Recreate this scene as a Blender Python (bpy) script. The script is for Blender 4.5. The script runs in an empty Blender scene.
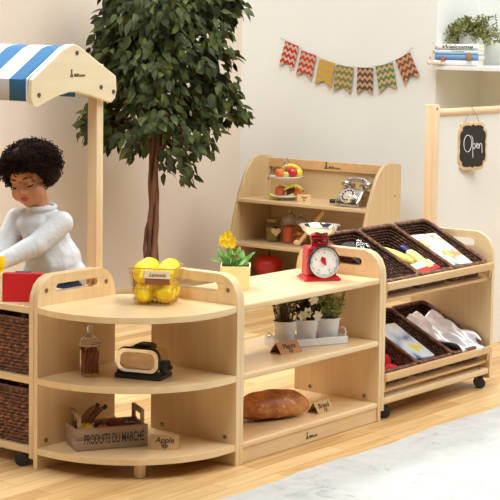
import bpy, bmesh, math, random
from mathutils import Vector, Matrix, Euler
from mathutils.geometry import tessellate_polygon
random.seed(7)
PI = math.pi
R = math.radians
CR = R(-52.19)          # heading of things that face the photographer
scn = bpy.context.scene
COL = scn.collection

# ------------------------------------------------------------------ helpers
class MB:
    """collects shapes into one mesh"""
    def __init__(s, M=None):
        s.bm = bmesh.new(); s.M = M or Matrix()
        s.mi = 0
    def _v(s, co): return s.bm.verts.new(s.M @ Vector(co))
    def _f(s, vs):
        try:
            f = s.bm.faces.new(vs); f.material_index = s.mi; f.smooth = True; return f
        except ValueError: return None
    def box(s, x0, x1, y0, y1, z0, z1, bev=0, seg=2):
        v = [s._v((x, y, z)) for z in (z0, z1) for y in (y0, y1) for x in (x0, x1)]
        fs = [s._f([v[i] for i in q]) for q in ((0,2,3,1),(4,5,7,6),(0,1,5,4),(2,6,7,3),(0,4,6,2),(1,3,7,5))]
        if bev:
            es = list({e for f in fs for e in f.edges})
            r = bmesh.ops.bevel(s.bm, geom=es, offset=bev, segments=seg, profile=.5, affect='EDGES')
            for f in r['faces']: f.material_index = s.mi; f.smooth = True
        return s
    def prism(s, poly, axis, a0, a1, holes=()):
        """extrude a 2d outline; axis 'X': (y,z), 'Y': (x,z), 'Z': (x,y)"""
        def P(q, a):
            return (a, q[0], q[1]) if axis == 'X' else (q[0], a, q[1]) if axis == 'Y' else (q[0], q[1], a)
        loops = [list(poly)] + [list(h) for h in holes]
        flat = [q for l in loops for q in l]
        tris = tessellate_polygon([[Vector((q[0], q[1], 0)) for q in l] for l in loops])
        A = [s._v(P(q, a0)) for q in flat]; B = [s._v(P(q, a1)) for q in flat]
        for t in tris:
            s._f([A[i] for i in t]); s._f([B[i] for i in reversed(t)])
        k = 0
        for l in loops:
            n = len(l)
            for i in range(n):
                j = (i + 1) % n
                s._f([A[k+i], A[k+j], B[k+j], B[k+i]])
            k += n
        bmesh.ops.recalc_face_normals(s.bm, faces=list(s.bm.faces))
        return s
    def lathe(s, prof, seg=24, c=(0,0,0), closed=False):
        rings = []
        for r, z in prof:
            if r < 1e-6: rings.append([s._v((c[0], c[1], c[2]+z))])
            else: rings.append([s._v((c[0]+r*math.cos(2*PI*i/seg), c[1]+r*math.sin(2*PI*i/seg), c[2]+z)) for i in range(seg)])
        pairs = list(zip(rings, rings[1:]))
        if closed: pairs.append((rings[-1], rings[0]))
        for a, b in pairs:
            for i in range(seg):
                j = (i+1) % seg
                if len(a) == 1 and len(b) == 1: break
                if len(a) == 1: s._f([a[0], b[j], b[i]])
                elif len(b) == 1: s._f([a[i], a[j], b[0]])
                else: s._f([a[i], a[j], b[j], b[i]])
        return s
    def tube(s, pts, r, seg=8, closed=False, cap=True):
        pts = [Vector(p) for p in pts]; n = len(pts)
        rs = r if isinstance(r, (list, tuple)) else [r]*n
        rings = []; up = None
        for i, p in enumerate(pts):
            a = pts[i-1] if (i or closed) else p
            b = pts[(i+1) % n] if (i < n-1 or closed) else p
            t = (b-a)
            if t.length < 1e-9: t = Vector((0,0,1))
            t.normalize()
            if up is None:
                up = Vector((0,0,1)) if abs(t.z) < .9 else Vector((1,0,0))
            x = up - t*up.dot(t)
            if x.length < 1e-6: x = t.orthogonal()
            x.normalize(); up = x; y = t.cross(x)
            rings.append([s._v(p + (x*math.cos(2*PI*k/seg)+y*math.sin(2*PI*k/seg))*rs[i]) for k in range(seg)])
        m = n if closed else n-1
        for i in range(m):
            a, b = rings[i], rings[(i+1) % n]
            for k in range(seg):
                j = (k+1) % seg
                s._f([a[k], a[j], b[j], b[k]])
        if cap and not closed:
            s._f(list(reversed(rings[0]))); s._f(rings[-1])
        return s
    def ball(s, c, r, seg=16, rings=10, rot=None):
        if not isinstance(r, (list, tuple)): r = (r, r, r)
        c = Vector(c); Q = rot or Matrix.Identity(3)
        g = []
        for i in range(rings+1):
            th = PI*i/rings
            if i in (0, rings): g.append([s._v(c + Q @ Vector((0, 0, r[2]*math.cos(th))))])
            else: g.append([s._v(c + Q @ Vector((r[0]*math.sin(th)*math.cos(2*PI*k/seg), r[1]*math.sin(th)*math.sin(2*PI*k/seg), r[2]*math.cos(th)))) for k in range(seg)])
        for a, b in zip(g, g[1:]):
            for k in range(seg):
                j = (k+1) % seg
                if len(a) == 1: s._f([a[0], b[k], b[j]])
                elif len(b) == 1: s._f([a[j], a[k], b[0]])
                else: s._f([a[k], b[k], b[j], a[j]])
        return s
    def caps(s, a, b, ra, rb, n=7):
        """tapered capsule as a row of balls (for remeshing)"""
        a, b = Vector(a), Vector(b)
        for i in range(n+1):
            t = i/n
            s.ball(a.lerp(b, t), ra+(rb-ra)*t, 12, 8)
        return s
    def quad(s, a, b, c, d): s._f([s._v(q) for q in (a, b, c, d)]); return s
    def obj(s, name, mat, parent=None, sharp=35, bevel=0, bseg=2, loc=None):
        me = bpy.data.meshes.new(name); s.bm.normal_update(); s.bm.to_mesh(me); s.bm.free()
        for m in (mat if isinstance(mat, (list, tuple)) else [mat]): me.materials.append(m)
        if sharp: me.set_sharp_from_angle(angle=R(sharp))
        o = bpy.data.objects.new(name, me); COL.objects.link(o)
        if parent: o.parent = parent
        if loc: o.location = loc
        if bevel:
            m = o.modifiers.new('Bevel', 'BEVEL'); m.width = bevel; m.segments = bseg; m.limit_method = 'ANGLE'; m.angle_limit = R(40)
            m.harden_normals = False
        return o

def thing(name, label, cat, loc=(0,0,0), rz=0, group=None, mat=None):
    o = bpy.data.objects.new(name, None); COL.objects.link(o); o.empty_display_size = .05
    if mat is not None: o.matrix_world = mat
    else: o.location = loc; o.rotation_euler = (0, 0, rz)
    return tag(o, label, cat, group)
def tag(o, label, cat, group=None):
    o['label'] = label; o['category'] = cat
    if group: o['group'] = group
    return o
def struct(o): o['kind'] = 'structure'; return o
def dup(root, loc=None, rz=None, mat=None, label=None, group=None):
    r = root.copy(); COL.objects.link(r)
    if mat is not None: r.matrix_world = mat
    else:
        r.location = loc; r.rotation_euler = (0, 0, rz or 0)
    if label: r['label'] = label
    if group: r['group'] = group
    for ch in list(root.children):
        c = ch.copy(); COL.objects.link(c); c.parent = r
        for g in list(ch.children):
            d = g.copy(); COL.objects.link(d); d.parent = c
    return r
def remesh(mb, name, mat, parent, voxel, smooth=4, factor=.5):
    me = bpy.data.meshes.new('tmp'); mb.bm.to_mesh(me); mb.bm.free()
    o = bpy.data.objects.new('tmp', me); COL.objects.link(o)
    m = o.modifiers.new('r', 'REMESH'); m.mode = 'VOXEL'; m.voxel_size = voxel; m.use_smooth_shade = True
    if smooth:
        k = o.modifiers.new('s', 'SMOOTH'); k.iterations = smooth; k.factor = factor
    dg = bpy.context.evaluated_depsgraph_get()
    me2 = bpy.data.meshes.new_from_object(o.evaluated_get(dg))
    bpy.data.objects.remove(o)
    me2.name = name
    me2.materials.clear()
    for q in (mat if isinstance(mat, (list, tuple)) else [mat]): me2.materials.append(q)
    for p in me2.polygons: p.use_smooth = True
    ob = bpy.data.objects.new(name, me2); COL.objects.link(ob); ob.parent = parent
    return ob
def frame(o, right, up):
    r = Vector(right).normalized(); n = r.cross(Vector(up)).normalized(); u = n.cross(r)
    M = Matrix((r, u, n)).transposed().to_4x4(); M.translation = Vector(o); return M
def text(s, name, mat, parent, o, right, up, size, sx=1, shear=0, ext=.0004, bold=0, align='LEFT'):
    cu = bpy.data.curves.new('t', 'FONT'); cu.body = s; cu.size = size; cu.shear = shear; cu.extrude = ext; cu.align_x = align
    cu.resolution_u = 3; cu.offset = bold
    ob = bpy.data.objects.new('t', cu); COL.objects.link(ob)
    dg = bpy.context.evaluated_depsgraph_get()
    me = bpy.data.meshes.new_from_object(ob.evaluated_get(dg)); bpy.data.objects.remove(ob)
    me.transform(frame(o, right, up) @ Matrix.Diagonal((sx, 1, 1, 1)))
    me.materials.clear(); me.materials.append(mat); me.name = name
    q = bpy.data.objects.new(name, me); COL.objects.link(q); q.parent = parent
    return q
def arc(cx, cy, r, a0, a1, n, ry=None):
    ry = ry or r
    return [(cx+r*math.cos(R(a0+(a1-a0)*i/n)), cy+ry*math.sin(R(a0+(a1-a0)*i/n))) for i in range(n+1)]
def slot(x0, x1, z0, z1, n=8):
    r = (z1-z0)/2; c = (z0+z1)/2
    return arc(x1-r, c, r, -90, 90, n) + arc(x0+r, c, r, 90, 270, n)

# ------------------------------------------------------------------ materials
def srgb(r, g, b):
    f = lambda c: (c/255/12.92) if c/255 <= .04045 else ((c/255+.055)/1.055)**2.4
    return (f(r), f(g), f(b), 1)
def newmat(name):
    m = bpy.data.materials.new(name); m.use_nodes = True
    nt = m.node_tree; b = nt.nodes['Principled BSDF']
    return m, nt, b
def N(nt, t, **k):
    n = nt.nodes.new(t)
    for a, v in k.items():
        if a.startswith('i_'): n.inputs[a[2:].replace('_', ' ')].default_value = v
        else: setattr(n, a, v)
    return n
def ramp(nt, fac, stops):
    c = N(nt, 'ShaderNodeValToRGB'); e = c.color_ramp.elements
    while len(e) < len(stops): e.new(.5)
    for q, (p, col) in zip(e, stops): q.position = p; q.color = col
    nt.links.new(fac, c.inputs['Fac']); return c.outputs['Color']
def plain(name, col, rough=.5, metal=0, var=.06, scale=40, bump=0, bscale=200, spec=.5, coat=0, sub=0):
    m, nt, b = newmat(name)
    tc = N(nt, 'ShaderNodeTexCoord'); nz = N(nt, 'ShaderNodeTexNoise'); nz.inputs['Scale'].default_value = scale; nz.inputs['Detail'].default_value = 3
    nt.links.new(tc.outputs['Object'], nz.inputs['Vector'])
    lo = tuple(c*(1-var) for c in col[:3])+(1,); hi = tuple(min(1, c*(1+var)) for c in col[:3])+(1,)
    nt.links.new(ramp(nt, nz.outputs['Fac'], [(.3, lo), (.7, hi)]), b.inputs['Base Color'])
    b.inputs['Roughness'].default_value = rough; b.inputs['Metallic'].default_value = metal
    b.inputs['Specular IOR Level'].default_value = spec
    b.inputs['Coat Weight'].default_value = coat
    if sub:
        b.inputs['Subsurface Weight'].default_value = sub; b.inputs['Subsurface Radius'].default_value = (.01, .004, .002); b.inputs['Subsurface Scale'].default_value = .5
    if bump:
        n2 = N(nt, 'ShaderNodeTexNoise'); n2.inputs['Scale'].default_value = bscale; n2.inputs['Detail'].default_value = 4
        nt.links.new(tc.outputs['Object'], n2.inputs['Vector'])
        bp = N(nt, 'ShaderNodeBump'); bp.inputs['Strength'].default_value = bump; bp.inputs['Distance'].default_value = .004
        nt.links.new(n2.outputs['Fac'], bp.inputs['Height']); nt.links.new(bp.outputs['Normal'], b.inputs['Normal'])
    return m
def wood(name, c1, c2, axis='X', rough=.38, scale=1, coat=.8):
    m, nt, b = newmat(name)
    tc = N(nt, 'ShaderNodeTexCoord'); mp = N(nt, 'ShaderNodeMapping')
    s = [38*scale]*3; s['XYZ'.index(axis)] = 1.6*scale
    mp.inputs['Scale'].default_value = s
    nt.links.new(tc.outputs['Object'], mp.inputs['Vector'])
    n1 = N(nt, 'ShaderNodeTexNoise'); n1.inputs['Scale'].default_value = 1; n1.inputs['Detail'].default_value = 6; n1.inputs['Distortion'].default_value = .6
    nt.links.new(mp.outputs['Vector'], n1.inputs['Vector'])
    n2 = N(nt, 'ShaderNodeTexNoise'); n2.inputs['Scale'].default_value = 4; nt.links.new(tc.outputs['Object'], n2.inputs['Vector'])
    mx = N(nt, 'ShaderNodeMath', operation='MULTIPLY_ADD'); mx.inputs[1].default_value = .35; 
    nt.links.new(n2.outputs['Fac'], mx.inputs[0])
    sc = N(nt, 'ShaderNodeMath', operation='MULTIPLY'); sc.inputs[1].default_value = .65
    nt.links.new(n1.outputs['Fac'], sc.inputs[0]); nt.links.new(sc.outputs[0], mx.inputs[2])
    nt.links.new(ramp(nt, mx.outputs[0], [(.32, c2), (.62, c1)]), b.inputs['Base Color'])
    b.inputs['Roughness'].default_value = rough; b.inputs['Coat Weight'].default_value = coat; b.inputs['Coat Roughness'].default_value = .32
    bp = N(nt, 'ShaderNodeBump'); bp.inputs['Strength'].default_value = .04; bp.inputs['Distance'].default_value = .002
    nt.links.new(n1.outputs['Fac'], bp.inputs['Height']); nt.links.new(bp.outputs['Normal'], b.inputs['Normal'])
    return m
def glass(name, col=(1,1,1,1), rough=.02):
    m, nt, b = newmat(name)
    b.inputs['Base Color'].default_value = col; b.inputs['Roughness'].default_value = rough
    b.inputs['Transmission Weight'].default_value = 1; b.inputs['IOR'].default_value = 1.12; b.inputs['Specular IOR Level'].default_value = .9
    return m

BEECH1, BEECH2 = srgb(233, 203, 154), srgb(221, 186, 134)
WX = wood('maple_x', BEECH1, BEECH2, 'X'); WY = wood('maple_y', BEECH1, BEECH2, 'Y'); WZ = wood('maple_z', BEECH1, BEECH2, 'Z')
PALE = wood('pale_board', srgb(242, 224, 184), srgb(236, 214, 170), 'X')
PINE = wood('pale_pine', srgb(240, 212, 168), srgb(226, 188, 138), 'Z')
PINEX = wood('pine_rod', srgb(232, 196, 148), srgb(216, 172, 120), 'X')
LIPW = wood('beech_lip', srgb(228, 186, 130), srgb(212, 164, 106), 'X')
DISP = wood('beech_display', srgb(208, 180, 134), srgb(194, 162, 114), 'Z'); DISPY = wood('beech_display_y', srgb(218, 190, 144), srgb(204, 172, 124), 'Y')
CRATE = wood('crate_wood', srgb(176, 148, 116), srgb(136, 108, 80), 'X', rough=.7, coat=0)
TWIG = wood('cinnamon', srgb(170, 100, 58), srgb(96, 48, 24), 'Z', rough=.6, coat=0)
STEEL = plain('steel', (.72, .71, .69, 1), .16, 1, .03)
CHROME = plain('chrome', (.82, .80, .76, 1), .07, 1, .02)
SILVER = plain('aged_silver', (.62, .60, .56, 1), .22, 1, .35, 60)
SCREW = plain('screw', (.30, .24, .18, 1), .35, .9)
BLACK = plain('black_plastic', (.018, .016, .015, 1), .4)
RUBBER = plain('black_rubber', (.02, .018, .017, 1), .6)
INK = plain('ink', (.03, .02, .015, 1), .7)
INKB = plain('brown_ink', (.10, .055, .03, 1), .8)
CHALK = plain('chalk', (.85, .85, .82, 1), .9)
WHITE = plain('white_paint', (.86, .85, .82, 1), .4)
WHITEM = plain('white_enamel', (.84, .83, .80, 1), .3, coat=.2)
RED = plain('red_enamel', srgb(196, 22, 34), .25, 0, .03, coat=.4)
REDT = plain('red_toy', srgb(206, 22, 32), .45, 0, .03)
YELT = plain('yellow_toy', srgb(250, 212, 10), .4, 0, .03)
LEMON = plain('lemon_peel', srgb(250, 214, 24), .42, 0, .08, 30, .25, 260, sub=.08)
CREAMP = plain('cream_yellow_pot', srgb(252, 240, 176), .45, 0, .03)
KRAFT = plain('kraft_card', srgb(205, 165, 112), .85, 0, .05)
PAPER = plain('cream_card', srgb(240, 226, 196), .85, 0, .03)
SOIL = plain('soil', (.03, .018, .01, 1), .95, 0, .4, 120, .8, 150)
WIRE = plain('gold_wire', srgb(206, 176, 112), .35, .7, .05)
STRING = plain('string', srgb(190, 165, 130), .9)
SKIN = plain('skin', srgb(198, 136, 94), .5, 0, .05, 25, .05, 300, sub=.12)
LIP = plain('lip', srgb(172, 88, 78), .42, 0, .05)
HAIR = plain('hair', srgb(40, 24, 16), .85, 0, .5, 25, spec=.15)
LASH = plain('lash', (.012, .008, .006, 1), .7)
NAVY = plain('navy_cotton', srgb(34, 38, 60), .85, 0, .12, 90, .3, 300)

def weave_bump(m, nt, b, sc, st=.5):
    tc = N(nt, 'ShaderNodeTexCoord'); w = N(nt, 'ShaderNodeTexWave'); w.bands_direction = 'Z'
    w.inputs['Scale'].default_value = sc; w.inputs['Distortion'].default_value = 2; w.inputs['Detail Scale'].default_value = 6
    nt.links.new(tc.outputs['Object'], w.inputs['Vector'])
    bp = N(nt, 'ShaderNodeBump'); bp.inputs['Strength'].default_value = st; bp.inputs['Distance'].default_value = .003
    nt.links.new(w.outputs['Fac'], bp.inputs['Height']); nt.links.new(bp.outputs['Normal'], b.inputs['Normal'])
def knit():
    m, nt, b = newmat('grey_knit')
    tc = N(nt, 'ShaderNodeTexCoord'); nz = N(nt, 'ShaderNodeTexNoise'); nz.inputs['Scale'].default_value = 420; nz.inputs['Detail'].default_value = 2
    nt.links.new(tc.outputs['Object'], nz.inputs['Vector'])
    nt.links.new(ramp(nt, nz.outputs['Fac'], [(.3, srgb(200, 203, 204)), (.7, srgb(234, 237, 238))]), b.inputs['Base Color'])
    b.inputs['Roughness'].default_value = .95; b.inputs['Sheen Weight'].default_value = .3
    n3 = N(nt, 'ShaderNodeTexNoise'); n3.inputs['Scale'].default_value = 22; n3.inputs['Detail'].default_value = 2
    nt.links.new(tc.outputs['Object'], n3.inputs['Vector'])
    ad = N(nt, 'ShaderNodeMath', operation='MULTIPLY_ADD'); ad.inputs[1].default_value = .12
    nt.links.new(nz.outputs['Fac'], ad.inputs[0]); nt.links.new(n3.outputs['Fac'], ad.inputs[2])
    bp = N(nt, 'ShaderNodeBump'); bp.inputs['Strength'].default_value = .6; bp.inputs['Distance'].default_value = .012
    nt.links.new(ad.outputs[0], bp.inputs['Height']); nt.links.new(bp.outputs['Normal'], b.inputs['Normal'])
    return m
KNIT = knit()
def wicker_mat():
    m, nt, b = newmat('dark_wicker')
    tc = N(nt, 'ShaderNodeTexCoord'); nz = N(nt, 'ShaderNodeTexNoise'); nz.inputs['Scale'].default_value = 55; nz.inputs['Detail'].default_value = 3
    nt.links.new(tc.outputs['Object'], nz.inputs['Vector'])
    nt.links.new(ramp(nt, nz.outputs['Fac'], [(.3, srgb(60, 34, 20)), (.5, srgb(106, 64, 40)), (.72, srgb(160, 106, 68))]), b.inputs['Base Color'])
    b.inputs['Roughness'].default_value = .45
    return m
WICK = wicker_mat()
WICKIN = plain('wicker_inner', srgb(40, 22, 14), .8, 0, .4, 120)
def leafmat(name, cols, scale=9, rough=.4, trans=.25):
    m, nt, b = newmat(name)
    tc = N(nt, 'ShaderNodeTexCoord'); nz = N(nt, 'ShaderNodeTexNoise'); nz.inputs['Scale'].default_value = scale; nz.inputs['Detail'].default_value = 4
    nt.links.new(tc.outputs['Object'], nz.inputs['Vector'])
    nt.links.new(ramp(nt, nz.outputs['Fac'], [(.3+.4*i/(len(cols)-1), c) for i, c in enumerate(cols)]), b.inputs['Base Color'])
    b.inputs['Roughness'].default_value = rough; b.inputs['Specular IOR Level'].default_value = .3
    return m
FICUS = leafmat('ficus_leaf', [srgb(38, 44, 20), srgb(58, 66, 28), srgb(96, 106, 46)], 14, .6)
HERB = leafmat('herb', [srgb(92, 100, 48), srgb(138, 142, 74), srgb(186, 178, 104)], 30)
HERBD = leafmat('herb_dark', [srgb(50, 48, 30), srgb(86, 78, 48), srgb(128, 116, 76)], 40)
GREEN = leafmat('bright_leaf', [srgb(52, 92, 30), srgb(92, 140, 50), srgb(132, 176, 76)], 30)
OLIVE = leafmat('olive_leaf', [srgb(92, 98, 48), srgb(132, 136, 76), srgb(172, 172, 108)], 40)
PETALY = plain('yellow_petal', srgb(255, 222, 40), .6, 0, .08)
PETALW = plain('white_petal', srgb(236, 226, 190), .7, 0, .05)
BARK = wood('bark', srgb(140, 96, 66), srgb(72, 46, 32), 'Z', rough=.85, coat=0)

def floor_mat():
    m, nt, b = newmat('oak_strip_floor')
    tc = N(nt, 'ShaderNodeTexCoord')
    br = N(nt, 'ShaderNodeTexBrick'); br.offset = .37; br.offset_frequency = 2
    for k, v in (('Scale', 1), ('Mortar Size', .0012), ('Mortar Smooth', .2), ('Bias', 0), ('Brick Width', .62), ('Row Height', .072)): br.inputs[k].default_value = v
    br.inputs['Color1'].default_value = (0,0,0,1); br.inputs['Color2'].default_value = (1,1,1,1); br.inputs['Mortar'].default_value = (0,0,0,1)
    nt.links.new(tc.outputs['Object'], br.inputs['Vector'])
    mp = N(nt, 'ShaderNodeMapping'); mp.inputs['Scale'].default_value = (2.5, 42, 10)
    nt.links.new(tc.outputs['Object'], mp.inputs['Vector'])
    nz = N(nt, 'ShaderNodeTexNoise'); nz.inputs['Scale'].default_value = 1; nz.inputs['Detail'].default_value = 7; nz.inputs['Distortion'].default_value = .9
    nt.links.new(mp.outputs['Vector'], nz.inputs['Vector'])
    a = N(nt, 'ShaderNodeMath', operation='MULTIPLY'); a.inputs[1].default_value = .36
    nt.links.new(br.outputs['Color'], a.inputs[0])
    c = N(nt, 'ShaderNodeMath', operation='MULTIPLY_ADD'); c.inputs[1].default_value = .72
    nt.links.new(nz.outputs['Fac'], c.inputs[0]); nt.links.new(a.outputs[0], c.inputs[2])
    col = ramp(nt, c.outputs[0], [(.25, srgb(170, 124, 72)), (.5, srgb(206, 166, 108)), (.8, srgb(228, 194, 138))])
    mx = N(nt, 'ShaderNodeMixRGB', blend_type='MIX'); mx.inputs['Color2'].default_value = srgb(132, 92, 56)
    mf = N(nt, 'ShaderNodeMath', operation='MULTIPLY'); mf.inputs[1].default_value = .6; nt.links.new(br.outputs['Fac'], mf.inputs[0])
    nt.links.new(mf.outputs[0], mx.inputs['Fac']); nt.links.new(col, mx.inputs['Color1'])
    nt.links.new(mx.outputs['Color'], b.inputs['Base Color'])
    b.inputs['Roughness'].default_value = .42
    return m
def rug_mat():
    m, nt, b = newmat('pale_distressed_rug')
    tc = N(nt, 'ShaderNodeTexCoord')
    n1 = N(nt, 'ShaderNodeTexNoise'); n1.inputs['Scale'].default_value = 5; n1.inputs['Detail'].default_value = 12; n1.inputs['Roughness'].default_value = .75; n1.inputs['Distortion'].default_value = 1.2
    nt.links.new(tc.outputs['Object'], n1.inputs['Vector'])
    nt.links.new(ramp(nt, n1.outputs['Fac'], [(.32, srgb(150, 149, 143)), (.44, srgb(188, 187, 180)), (.62, srgb(200, 199, 191))]), b.inputs['Base Color'])
    b.inputs['Roughness'].default_value = .95
    n2 = N(nt, 'ShaderNodeTexNoise'); n2.inputs['Scale'].default_value = 260
    nt.links.new(tc.outputs['Object'], n2.inputs['Vector'])
    bp = N(nt, 'ShaderNodeBump'); bp.inputs['Strength'].default_value = .5; bp.inputs['Distance'].default_value = .004
    nt.links.new(n2.outputs['Fac'], bp.inputs['Height']); nt.links.new(bp.outputs['Normal'], b.inputs['Normal'])
    return m
def chevron(name, c1, c2):
    m, nt, b = newmat(name)
    tc = N(nt, 'ShaderNodeTexCoord'); sp = N(nt, 'ShaderNodeSeparateXYZ'); nt.links.new(tc.outputs['Object'], sp.inputs[0])
    pp = N(nt, 'ShaderNodeMath', operation='PINGPONG'); pp.inputs[1].default_value = .016; nt.links.new(sp.outputs['X'], pp.inputs[0])
    ad = N(nt, 'ShaderNodeMath', operation='ADD'); nt.links.new(pp.outputs[0], ad.inputs[0]); nt.links.new(sp.outputs['Z'], ad.inputs[1])
    dv = N(nt, 'ShaderNodeMath', operation='MULTIPLY'); dv.inputs[1].default_value = 1/.036; nt.links.new(ad.outputs[0], dv.inputs[0])
    fr = N(nt, 'ShaderNodeMath', operation='FRACT'); nt.links.new(dv.outputs[0], fr.inputs[0])
    gt = N(nt, 'ShaderNodeMath', operation='GREATER_THAN'); gt.inputs[1].default_value = .5; nt.links.new(fr.outputs[0], gt.inputs[0])
    mx = N(nt, 'ShaderNodeMixRGB'); mx.inputs['Color1'].default_value = c1; mx.inputs['Color2'].default_value = c2
    nt.links.new(gt.outputs[0], mx.inputs['Fac']); nt.links.new(mx.outputs['Color'], b.inputs['Base Color'])
    b.inputs['Roughness'].default_value = .95
    return m
def loaf_mat():
    m, nt, b = newmat('crust')
    tc = N(nt, 'ShaderNodeTexCoord'); nz = N(nt, 'ShaderNodeTexNoise'); nz.inputs['Scale'].default_value = 16; nz.inputs['Detail'].default_value = 6
    nt.links.new(tc.outputs['Object'], nz.inputs['Vector'])
    v = N(nt, 'ShaderNodeTexNoise'); v.inputs['Scale'].default_value = 60; v.inputs['Detail'].default_value = 3; v.inputs['Distortion'].default_value = 2; nt.links.new(tc.outputs['Object'], v.inputs['Vector'])
    col = ramp(nt, nz.outputs['Fac'], [(.3, srgb(140, 72, 26)), (.5, srgb(176, 100, 40)), (.72, srgb(208, 146, 66))])
    mx = N(nt, 'ShaderNodeMixRGB'); mx.inputs['Color2'].default_value = srgb(226, 190, 122)
    fl = ramp(nt, v.outputs['Fac'], [(.60, (0,0,0,1)), (.68, (.7,.7,.7,1))])
    nt.links.new(fl, mx.inputs['Fac']); nt.links.new(col, mx.inputs['Color1']); nt.links.new(mx.outputs['Color'], b.inputs['Base Color'])
    b.inputs['Roughness'].default_value = .45
    bp = N(nt, 'ShaderNodeBump'); bp.inputs['Strength'].default_value = .4; bp.inputs['Distance'].default_value = .004
    nt.links.new(nz.outputs['Fac'], bp.inputs['Height']); nt.links.new(bp.outputs['Normal'], b.inputs['Normal'])
    return m
def stripes_mat():
    m, nt, b = newmat('blue_white_awning_cloth')
    tc = N(nt, 'ShaderNodeTexCoord'); sp = N(nt, 'ShaderNodeSeparateXYZ'); nt.links.new(tc.outputs['Object'], sp.inputs[0])
    ad = N(nt, 'ShaderNodeMath', operation='ADD'); ad.inputs[1].default_value = -.531; nt.links.new(sp.outputs['Y'], ad.inputs[0])
    dv = N(nt, 'ShaderNodeMath', operation='MULTIPLY'); dv.inputs[1].default_value = 1/.162; nt.links.new(ad.outputs[0], dv.inputs[0])
    fr = N(nt, 'ShaderNodeMath', operation='FRACT'); nt.links.new(dv.outputs[0], fr.inputs[0])
    gt = N(nt, 'ShaderNodeMath', operation='LESS_THAN'); gt.inputs[1].default_value = .48; nt.links.new(fr.outputs[0], gt.inputs[0])
    mx = N(nt, 'ShaderNodeMixRGB'); mx.inputs['Color1'].default_value = srgb(208, 208, 210); mx.inputs['Color2'].default_value = srgb(46, 104, 148)
    nt.links.new(gt.outputs[0], mx.inputs['Fac']); nt.links.new(mx.outputs['Color'], b.inputs['Base Color'])
    b.inputs['Roughness'].default_value = .9
    return m
WALLL = plain('wall_paint_left_shaded', srgb(220, 205, 186), .85, 0, .015, 3, .04, 120)  # wall paint with this side's weaker light put into the colour
WALLR = plain('wall_paint_right', srgb(232, 233, 225), .85, 0, .012, 3, .04, 120)

# ------------------------------------------------------------------ setting
fl = MB().box(-4, 4.2, -2.6, 2.9, -.05, 0).obj('floor', floor_mat()); struct(fl)
struct(MB().box(-4, 3.4, 2.73, 2.85, 0, 2.6).obj('wall_left', WALLL))
struct(MB().box(3.4, 3.9, 1.424, 2.85, 0, 2.6).obj('wall_right', WALLR))
struct(MB().box(3.82, 3.94, -2.6, 1.424, 0, 2.6).obj('wall_alcove', WALLR))

# white rug in front
rg = MB()
W = []
nx, ny = 60, 24
for i in range(nx+1):
    row = []
    for j in range(ny+1):
        x = -1.2+4.0*i/nx; y = -2.3+2.1*j/ny
        if j == ny: y += .008*math.sin(x*9)+.004*math.sin(x*31)
        row.append(rg._v((x, y, .009 if 0 < j < ny and 0 < i < nx else .001)))
    W.append(row)
for i in range(nx):
    for j in range(ny): rg._f([W[i][j], W[i+1][j], W[i+1][j+1], W[i][j+1]])
tag(rg.obj('rug', rug_mat()), 'large off white distressed rug on the wooden floor in the foreground', 'rug')

# ------------------------------------------------------------------ furniture parts
def side_profile(D, zb=0, top=.609):
    """outline in (depth, z) of an end panel with big rounded shoulders"""
    p = [(0, zb), (D, zb), (D, top-.085)]
    p += [(D-.005, top-.058), (D-.018, top-.030), (D-.040, top-.011), (D-.070, top)]
    p += [(.070, top), (.040, top-.011), (.018, top-.030), (.005, top-.058), (0, top-.085)]
    return p
def panel(name, mat, root, axis, D, a0, a1, off=0, zb=0, flip=False, hole=True):
    q = side_profile(D, zb); h = slot(.082, D-.085, .551, .579)
    q = [(off+x, z) for x, z in q]; h = [(off+x, z) for x, z in h]
    return MB().prism(q, axis, a0, a1, [h] if hole else []).obj(name, mat, root, bevel=.004, bseg=3)
def screw(parent, pos, n, r=.0075):
    M = Vector((0,0,1)).rotation_difference(Vector(n)).to_matrix().to_4x4(); M.translation = pos
    b = MB(M); b.lathe([(0, .0012), (r*.45, .0008), (r*.5, .0022), (r, .0018), (r, -.001)], 12)
    return b.obj('screw', SCREW, parent)

# --- quarter round corner unit
U = thing('corner_shelf_unit', 'quarter round maple shelf unit with three curved shelves, wire basket of lemons on top', 'shelf unit', (-.23, .2, 0))
ox, oy = -.23, .2
def rel(p): return (p[0]-ox, p[1]-oy)
pl = panel('side_panel', WZ, U, 'Y', .353, .442-oy, .460-oy, -.458-ox)
pr = panel('side_panel', WZ, U, 'X', .362, -.018-ox, 0-ox, -oy)
for x, z in ((-.42, .562), (-.150, .562), (-.42, .088), (-.15, .088), (-.42,.28)): screw(pl, (x-ox, .442-oy, z), (0,-1,0))
for y, z in ((.04, .560), (.31, .560), (.045, .088), (.31, .088)): screw(pr, (-.018-ox, y-oy, z), (-1,0,0))
def qshelf(bulge):
    n = 28; pts = []
    for i in range(n+1):
        t = R(180+90*i/n); r = .440 + bulge*math.sin(2*R(90*i/n))
        pts.append((-.018+r*math.cos(t)-ox, .442+r*math.sin(t)-oy))
    pts += [(-.018-ox, .362-oy), (-.105-ox, .442-oy)]
    return pts
for z, bu in ((.514, .075), (.291, .03), (.0685, .025)):
    MB().prism(qshelf(bu), 'Z', z-.020, z).obj('shelf', WX, U, bevel=.006, bseg=3)
lg = MB(); lg.box(-.325-ox, -.298-ox, .130-oy, .157-oy, 0, .049, .002)
lg.obj('leg', PINE, U)

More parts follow.
